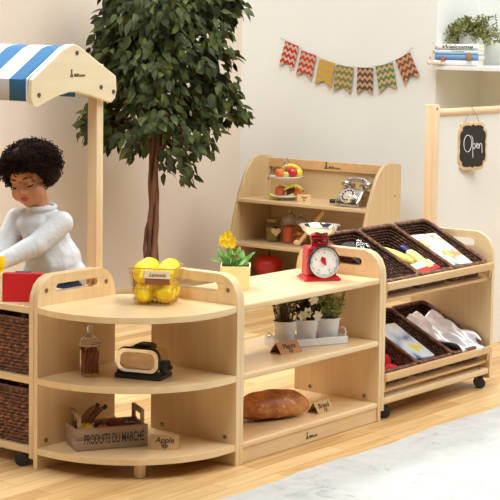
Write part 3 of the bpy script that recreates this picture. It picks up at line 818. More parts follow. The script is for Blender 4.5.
for rr, z in pr_:
    rings.append([b._v((0,0,z))] if rr == 0 else [b._v((rr*(1+.035*math.cos(6*2*PI*i/n))*math.cos(2*PI*i/n), rr*(1+.035*math.cos(6*2*PI*i/n))*math.sin(2*PI*i/n), z)) for i in range(n)])
for p, q in zip(rings, rings[1:]):
    for i in range(n):
        j = (i+1) % n
        if len(p) == 1: b._f([p[0], q[j], q[i]])
        elif len(q) == 1: b._f([p[i], p[j], q[0]])
        else: b._f([p[i], p[j], q[j], q[i]])
o = b.obj('flesh', plain('tomato_skin', srgb(200,44,36), .35, 0, .08, 20, coat=.2), t, sharp=0); o.modifiers.new('Sub','SUBSURF').levels = 1
b = MB(); b.tube([(0,0,.116),(.004,0,.136),(.010,.002,.146)], [.006,.004,.004], 8); b.obj('stalk', plain('stalk_green', srgb(70,84,40), .7), t)

# ------------------------------------------------------------------ bunting on the wall
fp = [(2.385,1.335),(2.255,1.272),(2.118,1.226),(1.975,1.203),(1.835,1.200),(1.70,1.222),(1.545,1.298)]
BU = thing('bunting', 'string of seven chevron patterned paper pennants hanging on the pale wall', 'bunting', (3.388, 1.97, 1.2))
b = MB(); pts = []
ends = [(2.44,1.372),(1.50,1.315)]
sag = [(2.445,1.342),(2.36,1.309),(2.25,1.260),(2.117,1.218),(1.997,1.192),(1.863,1.187),(1.742,1.206),(1.624,1.253),(1.561,1.306)]
b.tube([(0, y-1.97, z-1.2) for y, z in sag], .0018, 6); b.obj('string', STRING, BU)
K = srgb(196,160,130)
cols = [(srgb(176,34,36), srgb(206,172,142)), (srgb(178,52,46), K), (srgb(200,160,50), srgb(186,150,96)), (srgb(106,122,62), srgb(190,152,108)), (srgb(92,66,44), srgb(188,148,112)), (srgb(92,124,66), srgb(192,158,122)), (srgb(124,72,46), srgb(190,144,112))]
flags = [((2.406,1.324),(2.315,1.292)),((2.293,1.273),(2.193,1.243)),((2.169,1.229),(2.064,1.204)),((2.054,1.199),(1.94,1.182)),((1.913,1.186),(1.813,1.185)),((1.796,1.191),(1.687,1.22)),((1.666,1.226),(1.581,1.278))]
for i, ((ya, za), (yb, zb)) in enumerate(flags):
    yc, zc = (ya+yb)/2, (za+zb)/2; slope = math.atan2(zb-za, -(yb-ya)); w = math.hypot(yb-ya, zb-za)/2; fl_h = .140
    b = MB()
    b.prism([(-w,.002),(w,.002),(w*1.04,-fl_h),(0,-fl_h*.76),(-w*1.04,-fl_h)], 'Y', -.0012, .0012)
    o = b.obj('pennant', chevron('chevron', cols[i][0], cols[i][1]), BU)
    o.location = (-.003, yc-1.97, zc-1.2)
    o.rotation_euler = (Matrix.Rotation(-PI/2, 3, 'Z') @ Matrix.Rotation(-slope*.85, 3, 'Y')).to_euler()

# ------------------------------------------------------------------ floating shelf with books and plant
sh = MB(); sh.prism([(3.81,.7),(3.81,1.420),(3.392,1.420),(3.345,1.412),(3.345,.7)], 'Z', 1.190, 1.212)
tag(sh.obj('floating_shelf', WHITE, bevel=.002), 'white floating wall shelf in the alcove holding books and a plant', 'shelf')
bk = [('white hardback at the bottom of the shelf stack with red coral drawings', srgb(240,238,230), .030, 0), ('blue hardback second from the bottom of the shelf stack', srgb(104,150,196), .028, .006),
      ('pale blue hardback below the white Welcome book', srgb(206,226,236), .024, .002), ('white hardback lettered Welcome on top of the shelf stack', srgb(244,242,234), .028, .004)]
z = 1.2125
bks = []
for lab, c, th, off in bk:
    t = thing('book', lab, 'book', (3.372+.052, 1.300-off, z), R(-78), 'books on the alcove shelf')
    m = plain('cover', c, .5, 0, .02)
    b = MB(); w = .138
    sp = arc(-.045, th/2, th/2, 90, 270, 8); w = .119
    b.prism([(.050,th),(.050,th-.003)] + [(-.045,th-.003)] + [(-.045+ (x+.045)*.75, th/2+(zz-th/2)*.8) for x, zz in sp] + [(-.045,.003),(.050,.003),(.050,0)] + list(reversed(sp)), 'X', -w, w)
    b.obj('cover', m, t, sharp=40)
    b = MB(); b.box(-w+.003, w-.003, -.049, .047, .0031, th-.0031); b.obj('pages', PAPER, t)
    bks.append(t); z += th+.0005
text('Welcome', 'title', INK, bks[3], (-.085, -.0595, .006), (1,0,0), (0,0,1), .030, 1.45, .35, .0008, .0002)
text('to our home', 'subtitle', INK, bks[2], (-.02, -.0573, .012), (1,0,0), (0,0,1), .010, 1.2, .3, .0006)
t = thing('starfish', 'small brown starfish decoration on the spines of the shelf books', 'ornament', (3.345, 1.350, 1.248), R(-78))
st = []
for i in range(10):
    rr = .020 if i % 2 == 0 else .008; st.append((rr*math.sin(PI*i/5), rr*math.cos(PI*i/5)))
MB().prism(st, 'Y', -.004, .003).obj('body', plain('starfish', srgb(176,110,84), .8, 0, .1), t, bevel=.002)
t = thing('pinecone', 'small brown scaly cone decoration at the right of the blue book', 'ornament', (3.362, 1.205, 1.238), R(12))
b = MB()
for k in range(7):
    for i in range(9):
        a_ = 2*PI*(i+.5*(k%2))/9; rr = .013*math.sin(PI*(k+1)/8.3); b.ball((rr*math.cos(a_)*.6, rr*math.sin(a_), .004+k*.0058), (.004,.0055,.0045), 8, 5)
b.lathe([(0,0),(.006,.002),(.009,.015),(.009,.025),(.003,.042),(0,.044)], 10)
b.obj('scales', plain('cone', srgb(160,128,84), .8, 0, .2, 90), t)
t = thing('shell_string', 'string of pale shells hanging over the left end of the book stack', 'ornament', (3.334, 1.385, 1.2125), R(-78))
b = MB(); b.tube([(-.035,-.002,.012),(-.03,-.004,.035),(-.012,-.005,.07),(.0,-.006,.10),(-.02,.0,.118)], .0018, 6); b.obj('string', STRING, t)
SHELL = plain('shell', srgb(226,206,184), .5, 0, .12, 80)
for p, r in (((-.035,-.004,.014),.012), ((-.012,-.004,.012),.010), ((.018,-.004,.013),.012), ((-.028,-.008,.045),.008), ((-.008,-.008,.078),.008), ((.004,-.008,.10),.007), ((.04,-.004,.011),.009)):
    b = MB(); b.ball(p, (r, r*.6, r), 10, 8); b.obj('shell', SHELL, t)

def leaf(b, o, d, n, L, w, fold=.25, droop=.2):
    """pointed folded leaf: base o, direction d, face normal n"""
    d = Vector(d).normalized(); n = Vector(n); n = (n - d*n.dot(d))
    if n.length < 1e-4: n = d.orthogonal()
    n.normalize(); s = d.cross(n); o = Vector(o)
    p0 = b._v(o); t_ = b._v(o + d*L - n*L*droop)
    m1 = b._v(o + d*L*.35 - n*L*droop*.15); m2 = b._v(o + d*L*.72 - n*L*droop*.5)
    def sd(k): return (b._v(o + d*L*.32 + s*k*w*.5 + n*fold*w*.5 - n*L*droop*.15), b._v(o + d*L*.68 + s*k*w*.36 + n*fold*w*.36 - n*L*droop*.5))
    for k in (1, -1):
        a1, a2 = sd(k)
        q = [[p0, a1, m1], [m1, a1, a2, m2], [m2, a2, t_]]
        for f in q: b._f(f if k > 0 else list(reversed(f)))
def rv(): 
    while 1:
        v = Vector((random.uniform(-1,1), random.uniform(-1,1), random.uniform(-1,1)))
        if .05 < v.length < 1: return v
P_ = thing('potted_plant', 'bushy olive green plant in a white pot on the alcove shelf behind the books', 'plant', (3.60, 1.345, 1.2125), 0)
b = MB(); b.lathe([(0,0),(.042,0),(.046,.006),(.060,.168),(.063,.175),(.058,.175),(.056,.16),(0,.155)], 28); b.obj('pot', WHITE, P_)
b = MB(); st = MB()
for i in range(80):
    th = random.uniform(0, 2*PI); el = random.uniform(.15, 1.25); L = random.uniform(.09, .185)
    sp = 1.25 if i % 3 else 1.5
    dx, dy, dz = math.cos(th)*math.cos(el)*sp, math.sin(th)*math.cos(el)*sp, math.sin(el)
    pts = []
    for k in range(7):
        u = k/6; pts.append(Vector((dx*L*u, min(dy*L*u, .062), .155+dz*L*u*.85 - .07*u*u*math.cos(el)*L/.16)))
    st.tube(pts, .0012, 4)
    for k in range(1, 7):
        for _ in range(6):
            v = rv(); leaf(b, pts[k]+v*.010, v+Vector((-.2,-.3,.3)), rv(), random.uniform(.013,.022), random.uniform(.008,.012))
b.obj('foliage', OLIVE, P_, sharp=0); st.obj('stems', BARK, P_)

# ------------------------------------------------------------------ ficus tree
F_ = thing('ficus_tree', 'tall indoor ficus tree with twisted brown trunk and dense dark leaves', 'tree', (2.06, 2.2, 0), CR)
b = MB(); b.lathe([(0,0),(.085,0),(.09,.005),(.105,.17),(.108,.18),(.10,.18),(.098,.16),(0,.155)], 28); b.obj('pot', plain('dark_pot', srgb(70,58,50), .6), F_)
b = MB(); b.lathe([(0,.165),(.098,.163)], 20); b.obj('soil', SOIL, F_)
b = MB()
for k in range(3):
    pts = []; rs = []
    for i in range(40):
        u = i/39; z = .12+1.62*u; a_ = 2*PI*k/3 + u*9; rr = .019*(1-.55*u)
        pts.append((rr*math.cos(a_) - .012*math.sin(u*5) + (.03*u), rr*math.sin(a_), z)); rs.append(.0155*(1-.6*u)+.0015*math.sin(i*1.7+k))
    b.tube(pts, rs, 8)
pts = [(-.03, -.01, .14), (-.045,-.012,.30),(-.036,-.014,.40),(-.016,-.016,.46),(.012,-.014,.58)]
b.tube(pts, .0075, 6)
tr = b.obj('trunk', BARK, F_, sharp=0)
br = MB(); lf = MB()
clus = [] # (dx px, py, radius px, leaves)
S_ = 1/203.7
raw = [(105,125,18,60),(95,128,14,40),(120,112,22,90),(130,85,26,130),(118,70,20,80),(108,45,18,60),(112,20,18,60),(125,5,22,90),(130,48,28,150),(150,30,30,150),(152,70,30,150),(160,105,26,120),(150,135,18,60),
       (135,140,16,45),(175,20,30,150),(185,50,30,150),(195,80,26,120),(190,105,24,100),(205,60,22,90),(215,40,16,50),(212,12,20,70),(228,4,16,50),(200,0,26,110),(210,95,18,60),(225,85,14,35),(228,108,13,30),(240,112,10,18),(208,120,15,38),(190,130,16,42),(200,142,14,30),
       (178,150,15,34),(186,165,12,22),(170,160,12,20),(172,130,18,50),(140,15,26,120),(165,-15,40,190),(130,-20,32,130),(200,-25,34,140),(98,112,14,34),(112,140,11,18),(156,40,18,70),(152,85,16,55),(158,115,14,40),(152,10,18,60),(90,118,10,14),(101,88,12,24),(228,55,8,10),(104,62,13,30)]
for px, py, rp, n in raw:
    c = Vector(((px-154.6)*S_, 0, .9+(127.2-py)*S_)); rad = rp*S_
    dpt = max(.05, .34*(1-min(1, abs(px-160)/95)))
    c.y = random.uniform(-dpt, dpt)*.6
    base = Vector((.01, 0, max(.62, min(1.6, c.z - abs(c.x)*.35 - .05 if c.z > .85 else c.z+.16))))
    mid = base.lerp(c, .5) + Vector((0,0,.04))
    br.tube([base, base.lerp(mid,.6)+Vector((0,0,.01)), mid, mid.lerp(c,.6)+Vector((0,0,.012)), c], [.006,.005,.004,.003,.002], 5)
    for q in range(5):
        e = c + Vector((random.uniform(-1,1)*rad, random.uniform(-1,1)*max(rad, dpt*.6), random.uniform(-1,.6)*rad))
        br.tube([c, c.lerp(e,.5)+Vector((0,0,.012)), e], [.002,.0016,.001], 4)
    n = int(n*1.2)
    for i in range(n):
        v = rv(); p = c + Vector((v.x*rad*1.05, v.y*max(rad, dpt), v.z*rad*1.05))
        out = Vector((p.x, p.y, 0)); out = out.normalized() if out.length > .02 else Vector((1,0,0))
        d = out*.6 + rv()*.9 + Vector((0,0,-.75)); nn = Vector((0,-.4,.7)) + rv()*.9
        L = random.uniform(.048, .078); leaf(lf, p, d, nn, L, L*random.uniform(.46,.58), .22, .18)
br.obj('branches', BARK, F_, sharp=0); lf.obj('foliage', FICUS, F_, sharp=0)

# ------------------------------------------------------------------ things on the corner unit
LB = Matrix.Translation((-.148, .226, .5145)) @ Matrix.Rotation(R(-62), 4, 'Z')
WB = thing('wire_basket', 'gold wire basket of lemons on top of the quarter round unit', 'basket', mat=LB)
b = MB(); H_ = .115
def lvl(k): 
    a_, c_ = .058+.016*k, .050+.015*k; return [(-a_,-c_),(a_,-c_),(a_,c_),(-a_,c_)]
for i in range(8):
    k = i/7; b.tube([(x, y, .003+H_*k) for x, y in lvl(k)], .0008 if i < 7 else .0018, 6, closed=True)
for s in range(4):
    for i in range(9):
        u = i/9
        def pt(k):
            q = lvl(k); A, B = q[s], q[(s+1)%4]; return (A[0]+(B[0]-A[0])*u, A[1]+(B[1]-A[1])*u, .003+H_*k)
        b.tube([pt(0), pt(.5), pt(1)], .0008, 5)
for i in range(8):
    x = -.058+.116*i/7; b.tube([(x,-.050,.003),(x,.050,.003)], .0008, 5)
    y = -.050+.100*i/7; b.tube([(-.058,y,.003),(.058,y,.003)], .0008, 5)
b.obj('wire_cage', WIRE, WB)
TG = MB(); TG.box(-.022, .060, -.0695, -.0680, .088, .112); tgo = TG.obj('name_card', PAPER, WB)
TG = MB(); TG.box(-.020, .058, -.0665, -.0655, .068, .088); TG.obj('lower_brown_strip', plain('plain_brown', srgb(150,92,58), .8), WB)  # brown strip below the name card
text('Lemons', 'card_writing', INKB, WB, (.019, -.0698, .094), (1,0,0), (0,0,1), .017, 1, .3, .0003, .0002, 'CENTER')
lem = None; k = 0
spots = [(-.031,-.020,.039),(.031,-.020,.039),(-.030,.034,.039),(.032,.034,.039),(-.036,-.022,.100),(.036,-.020,.098),(-.036,.038,.102),(.034,.040,.102)]
ll = ['lemon at the lower front left of the wire basket','lemon at the lower front right of the wire basket','lemon at the lower back left of the wire basket','lemon at the lower back right of the wire basket',
      'lemon at the upper front left of the wire basket','lemon at the upper front right of the wire basket, behind the name card','lemon at the upper back left of the wire basket','lemon at the upper back right of the wire basket']
for (x, y, z), lab in zip(spots, ll):
    M = LB @ Matrix.Translation((x, y, z)) @ Euler((random.uniform(.9,2.0), random.uniform(-.6,.6), random.uniform(-.8,.8))).to_matrix().to_4x4()
    if lem is None:
        lem = thing('lemon', lab, 'fruit', mat=M, group='lemons in the wire basket')
        b = MB(); b.bm.clear(); b.M = Matrix.Scale(1.16, 4); b.lathe([(0,-.041),(.004,-.039),(.008,-.035),(.018,-.030),(.027,-.018),(.0305,0),(.027,.018),(.018,.030),(.009,.036),(.006,.041),(.003,.043),(0,.0435)], 24)
        b.obj('peel', LEMON, lem, sharp=0)
        b = MB(); b.lathe([(.0025,-.0395),(.0025,-.042),(0,-.042)], 8); b.obj('stem_end', plain('lemon_stem', srgb(130,110,40), .8), lem)
    else: dup(lem, mat=M, label=lab)

J = thing('glass_jar', 'lidded glass jar of cinnamon sticks on the middle curved shelf', 'jar', (-.325, .345, .2915), 0)
b = MB(); b.lathe([(0,.002),(.028,.002),(.031,.006),(.0285,.014),(.030,.020),(.031,.085),(.029,.096)], 32); b.obj('jar_glass', GLW, J)
b = MB(); b.lathe([(.030,.096),(.037,.099),(.038,.104),(.033,.110),(.024,.122),(.010,.134),(.006,.138),(.0095,.146),(.0095,.156),(.006,.161),(0,.162)], 32); b.obj('lid', GLL, J)
b = MB()
for i in range(26):
    a_ = 2*PI*i/13; q = .010 if i % 2 else .022
    b.tube([(q*math.cos(a_), q*math.sin(a_), .010), (q*math.cos(a_+1.1)*1.1, q*math.sin(a_+1.1)*1.1, random.uniform(.07,.094))], .0042, 8)
b.obj('cinnamon_sticks', TWIG, J)

TO = thing('toaster', 'chrome vintage toaster with black base and ends on the middle curved shelf', 'toaster', (-.222, .212, .2915), R(-72))
def rr(w, z0, z1, r, n=6):
    return arc(w-r, z1-r, r, 0, 90, n) + arc(-w+r, z1-r, r, 90, 180, n) + [(-w, z0), (w, z0)]
b = MB(); b.box(-.080,.080,-.047,.047,0,.016,.005); b.box(-.074,.074,-.042,.042,.014,.026,.004); b.obj('base', BLACK, TO)
b = MB(); b.prism(rr(.069,.022,.094,.030), 'Y', -.036, .036); b.obj('body', CHROME, TO, bevel=.008, bseg=3)
def rrect(w, z0, z1, r, n=6):
    return arc(w-r, z1-r, r, 0, 90, n) + arc(-w+r, z1-r, r, 90, 180, n) + arc(-w+r, z0+r, r, 180, 270, n) + arc(w-r, z0+r, r, 270, 360, n)
b = MB(); b.prism(rrect(.0725,.018,.099,.028), 'Y', -.0385, -.0325); b.obj('dark_seam', BLACK, TO)
b = MB(); b.prism(rrect(.070,.022,.096,.026), 'Y', -.049, -.034, [rrect(.058,.032,.084,.020)]); b.obj('front_frame', plain('bright_chrome', (.95,.94,.92,1), .04, 1, .02), TO, bevel=.003)
b = MB(); b.prism(rrect(.060,.030,.086,.020), 'Y', -.043, -.037); b.obj('front_plate', plain('brushed_warm_steel', (.66,.47,.29,1), .30, .7, .12, 30), TO, bevel=.001)
b = MB(); b.prism([(-.026,.092),(-.022,.104),(-.008,.108),(.024,.107),(.036,.102),(.036,.092)], 'Y', -.022, .022); b.obj('top_guard', BLACK, TO, bevel=.002)
b = MB(); b.box(.068,.086,-.022,.022,.018,.056,.006); b.tube([(.086,0,.036),(.098,0,.036)], .007, 10); b.obj('end_cap', BLACK, TO)
b = MB(); b.box(-.080,-.068,-.014,.014,.034,.056,.005); b.obj('lever', BLACK, TO)

# crate of fruit
CX, CY, CA = -.410, .320, R(-30)
M = Matrix.Translation((CX, CY, .0690)) @ Matrix.Rotation(CA, 4, 'Z')
K_ = thing('fruit_crate', 'weathered wooden crate stencilled PRODUITS DU MARCHE, full of toy fruit on the bottom curved shelf', 'crate', mat=M)
cw, cd, chh = .233, .120, .070
b = MB(); b.box(0, cw, 0, .008, .001, .034, .001); b.box(0, cw, 0, .008, .0355, chh, .001); fb = b.obj('front_board', CRATE, K_)
b = MB(); b.box(0, cw, cd-.008, cd, .001, .034, .001); b.box(0, cw, cd-.008, cd, .0355, chh, .001); b.obj('back_board', CRATE, K_)
for x in (0, cw-.008):
    b = MB(); b.box(x, x+.008, .008, cd-.008, .001, .034, .001); b.box(x, x+.008, .008, cd-.008, .0355, chh-.004, .001); b.obj('end_board', CRATE, K_)
    x0 = .009 if x == 0 else cw-.019
    hb = MB(); hb.prism([(.009,.004),(.009,.116),(.111,.116),(.111,.004)], 'X', x0, x0+.010, [[(.023,.045),(.023,.100),(.097,.100),(.097,.045)]]); hb.obj('handle_frame', CRATE, K_, bevel=.001)
b = MB(); b.box(.008, cw-.008, .008, cd-.008, .001, .008); b.obj('bottom_board', CRATE, K_)
text('PRODUITS DU MARCHÉ', 'stencil', INK, fb, (cw/2+.006, -.0004, .020), (1,0,0), (0,0,1), .044, .415, 0, .0003, .0004, 'CENTER')
def cp(x, y, z): return M @ Vector((x, y, z))
fr = [('toy_apple', .145, .060, .044, 'dark red toy apple heaped in the middle of the crate', plain('dark_apple', srgb(104,32,34), .4, 0, .2, 20), .032), ('toy_plum', .192, .062, .036, 'dark toy plum at the right end of the crate', APD, .028),
      ('toy_orange', .100, .048, .040, 'orange toy fruit in the front middle of the crate', APO, .025), ('toy_pear', .045, .045, .048, 'yellow toy pear at the left end of the crate', APY, .026),
      ('toy_apple', .06, .085, .04, 'brown red toy apple at the back left of the crate', APD, .028), ('toy_plum', .105, .088, .035, 'dark toy plum at the back of the crate', APK, .028)]
for k, x, y, z, lab, m, r in fr:
    p = cp(x, y, z-.02); fruit(k, p.x, p.y, p.z, lab, m, r)
for x, y, z, rx, ry, lab in ((.062,.060,.082, .3, R(60), 'brown tipped toy banana standing in the crate, left of the pair'), (.080,.062,.080, .3, R(48), 'dark brown toy banana standing in the crate, right of the pair')):
    Q = M @ Matrix.Translation((x, y, z)) @ Euler((.2, -ry, .3)).to_matrix().to_4x4()
    t = thing('toy_banana', lab, 'fruit', mat=Q); banana_mb(.10, .012, .022).obj('peel', plain('ripe_banana', srgb(120,78,34), .6, 0, .4, 40), t, sharp=0)
    b = MB(); b.tube([(.044,0,0),(.058,-.002,0)], [.006,.007], 6); b.obj('stalk', BLACK, t)

tent((-.196, .142, .0690), R(-56), .088, .034, .043, 'kraft price card reading Apple beside the crate on the bottom curved shelf', KRAFT, 'Apple', '6p', .025)

# ------------------------------------------------------------------ things on the centre unit
t = thing('bread_loaf', 'crusty brown oval loaf on the bottom shelf of the centre unit', 'bread', (.352, .146, .0690), R(-22))
b = MB(); n = 40; rows_ = 24; rg_ = []
for i in range(rows_+1):
    u = -1+2*i/rows_; L = .148*u; rr_ = max(0, 1-abs(u)**2.3)**.55
    if rr_ < 1e-3: rg_.append([b._v((L, 0, .030))]); continue
    ring = []
    for k in range(n):
        a_ = 2*PI*k/n; y = .066*rr_*math.cos(a_); z = math.sin(a_)
        z = .036+ (.060*rr_*z if z > 0 else .035*rr_**.6*z)
        ring.append(b._v((L, y, z + .002*math.sin(L*90+y*60))))
    rg_.append(ring)
for p, q in zip(rg_, rg_[1:]):
    for i in range(n):
        j = (i+1) % n
        if len(p) == 1: b._f([p[0], q[i], q[j]])
        elif len(q) == 1: b._f([p[j], p[i], q[0]])
        else: b._f([p[i], q[i], q[j], p[j]])
b.obj('crust', loaf_mat(), t, sharp=0)
tent((.548, .078, .0690), R(-2), .088, .050, .037, 'kraft tent card reading Bread beside the loaf on the bottom shelf', KRAFT, 'Bread', '1p', .025)
tent((.405, .125, .2915), R(-7), .104, .056, .037, 'brown kraft tent card reading Plants in front of the white pots', plain('brown_kraft', srgb(186,134,88), .85, 0, .06), 'Plants', '3p', .026)

# tray and three pots
ta = math.atan2(.074-.076, .668-.374)
TR = thing('planter_tray', 'white metal tray with side handles holding three small plant pots', 'tray', (.575, .165, .2915), R(-24))
tw, td = .136, .056
b = MB(); b.box(-tw, tw, -td, td, 0, .003)
for x0, x1, y0, y1 in ((-tw,tw,-td,-td+.003),(-tw,tw,td-.003,td),(-tw,-tw+.003,-td,td),(tw-.003,tw,-td,td)): b.box(x0,x1,y0,y1,0,.026)
b.obj('tray_body', WHITEM, TR, bevel=.001)
for s in (-1, 1):
    b = MB(); b.tube([(s*tw,-.03,.02),(s*(tw+.008),-.028,.034),(s*(tw+.012),-.012,.046),(s*(tw+.012),.012,.046),(s*(tw+.008),.028,.034),(s*tw,.03,.02)], .0028, 8); b.obj('handle', WHITEM, TR)
def small_pot(x, lab, kind):
    t = thing('potted_herb', lab, 'plant', (.575+x*math.cos(R(-24)), .165+x*math.sin(R(-24)), .2950), R(-24), 'three white pots on the tray')
    b = MB(); b.lathe([(0,0),(.030,0),(.032,.004),(.0395,.076),(.0425,.080),(.042,.084),(.0385,.083),(.0375,.074),(0,.070)], 28); b.obj('pot', WHITEM, t)
    b = MB(); b.lathe([(.038,.075),(.02,.080),(0,.081)], 18); b.obj('soil', SOIL, t)
    b = MB(); st = MB()
    if kind == 'stick':
        for i in range(90):
            a_ = random.uniform(0,6.28); q = random.uniform(0,.03); tl = random.uniform(.06,.108); k_ = random.uniform(.3,1.25)
            p0 = Vector((q*math.cos(a_), q*math.sin(a_), .076)); p1 = p0 + Vector((q*math.cos(a_)*k_+random.uniform(-.01,.01), q*math.sin(a_)*k_+random.uniform(-.01,.01), tl))
            st.tube([p0, p0.lerp(p1,.5)+rv()*.003, p1], [.0013,.0011,.0007], 4)
            for j in range(5): leaf(b, p0.lerp(p1, random.uniform(.3,1)), rv()+Vector((0,0,.5)), rv(), .013, .0045)
        st.obj('stems', HERBD, t); b.obj('foliage', HERBD, t, sharp=0)
    elif kind == 'dark':
        for i in range(60):
            a_ = random.uniform(0,6.28); q = random.uniform(0,.03); p0 = Vector((q*math.cos(a_), q*math.sin(a_), .076)); p1 = p0 + Vector((q*math.cos(a_)*.7, q*math.sin(a_)*.7, random.uniform(.03,.10)))
            st.tube([p0, p1], .0012, 4)
            for j in range(4): leaf(b, p0.lerp(p1, random.uniform(.4,1)), rv()+Vector((0,0,.3)), rv(), .024, .013)
        st.obj('stems', HERBD, t); b.obj('foliage', leafmat('dark_leaf', [srgb(50,38,26), srgb(80,64,40), srgb(104,92,56)], 40), t, sharp=0)
        fb_ = MB()
        for c in ((-.018,-.032,.112),(.004,-.034,.155),(-.03,-.02,.10),(.024,-.03,.098)):
            for i in range(6):
                a_ = 2*PI*i/6; leaf(fb_, c, (math.cos(a_), -.5, math.sin(a_)), (0,-1,0), .022, .018)
        fb_.obj('white_flowers', PETALW, t, sharp=0)
    else:
        for i in range(85):
            a_ = random.uniform(0,6.28); q = random.uniform(0,.03); p0 = Vector((q*math.cos(a_), q*math.sin(a_), .076)); p1 = p0 + Vector((q*math.cos(a_)*1.1, q*math.sin(a_)*1.1, random.uniform(.03,.105)))
            st.tube([p0, p1], .0010, 4)
            for j in range(6): leaf(b, p0.lerp(p1, random.uniform(.3,1.05)), rv()+Vector((0,0,.5)), rv(), .016, .008)
        st.obj('stems', HERB, t); b.obj('foliage', HERB, t, sharp=0)
small_pot(-.087, 'white pot of thin twiggy dark herb at the left of the tray', 'stick')
small_pot(.0, 'white pot of dark leaves with white flowers in the tray middle', 'dark')
small_pot(.088, 'white pot of fine green foliage at the right of the tray', 'green')

# yellow flower pot
t = thing('flower_pot', 'pale yellow pot with yellow flowers standing on the centre unit', 'plant', (.266, .238, .5145), CR)
b = MB()
def sq(w, z, r=.010): return [(x, y, z) for x, y in arc(w-r,w-r,r,0,90,3)+arc(-w+r,w-r,r,90,180,3)+arc(-w+r,-w+r,r,180,270,3)+arc(w-r,-w+r,r,270,360,3)]
lv = [sq(.047,0), sq(.048,.003), sq(.050,.076), sq(.0505,.079), sq(.0465,.079), sq(.046,.066)]
vv = [[b._v(p) for p in l] for l in lv]
for p, q in zip(vv, vv[1:]):
    for i in range(len(p)): j = (i+1) % len(p); b._f([p[i], p[j], q[j], q[i]])
b._f(list(reversed(vv[0]))); b._f(vv[-1])
b.obj('pot', CREAMP, t, sharp=50)
b = MB(); b.box(-.044,.044,-.044,.044,.060,.070); b.obj('soil', SOIL, t)
b = MB()
for i in range(30):
    a_ = random.uniform(0, 6.28); q = random.uniform(.0,.03); el = random.uniform(.5,1.3)
    p = Vector((q*math.cos(a_)-.008, q*math.sin(a_), .068)); d = Vector((math.cos(a_)*math.cos(el), math.sin(a_)*math.cos(el), math.sin(el)))
    tip = p + d*random.uniform(.012,.042)
    b.tube([p, tip], .0012, 4)
    L = random.uniform(.026,.042); leaf(b, tip, d+Vector((-.2,0,.05)), Vector((0,-.5,1))+rv()*.5, L, L*.62, .15, .35)
b.obj('leaves', GREEN, t, sharp=0)
b = MB(); fl_ = MB()
for c in ((-.026,-.02,.172),(-.042,-.005,.170),(-.012,-.012,.164),(-.030,-.028,.152),(-.044,-.022,.154),(-.012,-.026,.150),(-.026,0,.182)):
    b.tube([(c[0]*.2, c[1]*.2, .078), (c[0]*.5, c[1]*.6, .11), c], .0013, 5)
    for ly in range(2):
        for i in range(7):
            a_ = 2*PI*(i+.5*ly)/7; leaf(fl_, c, (math.cos(a_), -.55-.3*ly, math.sin(a_)), (0,-1,.2), .017-.004*ly, .013, .2, .1)
b.obj('stalks', GREEN, t); fl_.obj('flowers', PETALY, t, sharp=0)

# kitchen scale
SC = thing('kitchen_scale', 'red vintage kitchen scale with white dial and steel pan on the centre unit', 'scale', (.622, .150, .5145), CR+R(16))
b = MB(); b.box(-.066,.066,-.052,.052,0,.010,.004); b.box(-.060,.060,-.046,.046,.008,.016,.003); b.obj('base', RED, SC)
b = MB()
b.prism([(-.056,.014),(.056,.014),(.050,.118),(-.050,.118)], 'Y', -.034, .036); b.obj('housing', RED, SC, bevel=.008, bseg=3)
b = MB(); b.box(-.024,.024,-.014,.014,.114,.128,.003); b.box(-.030,-.022,-.008,.008,.120,.150,.001); b.box(.022,.030,-.008,.008,.120,.150,.001); b.box(-.034,.034,-.012,.012,.143,.150,.003); b.tube([(-.024,0,.124),(.024,0,.146)], .004, 6); b.tube([(.024,0,.124),(-.024,0,.146)], .004, 6); b.obj('pan_support', RED, SC)
MD = Matrix.Translation((.004, -.036, .066)) @ Matrix.Rotation(PI/2, 4, 'X')
b = MB(MD); b.lathe([(.056,-.004),(.058,.006),(.056,.013),(.052,.014),(.051,.010)], 48); dr = b.obj('dial_ring', BLACK, SC)
b = MB(MD); b.lathe([(.0525,.0135),(.0545,.016),(.0515,.0165),(.0505,.012)], 48); b.obj('chrome_bezel', CHROME, dr)
b = MB(MD); b.lathe([(0,.0095),(.0515,.0095)], 48); df = b.obj('dial_face', plain('dial_white', srgb(238,236,230), .4), SC)
b = MB(MD)
for i in range(60):
    a_ = 2*PI*i/60; r0 = .044 if i % 5 else .041
    c_, s_ = math.cos(a_), math.sin(a_); w = .0004 if i % 5 else .0008
    b.quad((r0*c_-w*s_, r0*s_+w*c_, .0102), (r0*c_+w*s_, r0*s_-w*c_, .0102), (.048*c_+w*s_, .048*s_-w*c_, .0102), (.048*c_-w*s_, .048*s_+w*c_, .0102))
b.obj('tick_marks', INK, df)
for k, w in enumerate(('0', '1', '2', '3', '4')):
    a_ = PI/2 - 2*PI*k/5; p = MD @ Vector((.033*math.cos(a_), .033*math.sin(a_)-.004, .0102))
    text(w, 'numeral', INK, df, p, (1,0,0), (0,0,1), .011, 1, 0, .0002, 0, 'CENTER')
b = MB(MD @ Matrix.Rotation(R(25), 4, 'Z')); b.prism([(-.007,.002),(-.010,.012),(0,.022),(.010,.012),(.007,.002),(.0025,-.012),(-.0025,-.012)], 'Z', .0104, .0122); b.obj('pointer', RED, df)
b = MB(); b.lathe([(0,.150),(.026,.151),(.044,.158),(.062,.176),(.067,.186),(.073,.189),(.074,.191),(.066,.190),(.058,.178),(.040,.163),(.024,.156),(0,.155)], 40); b.obj('pan', CHROME, SC)

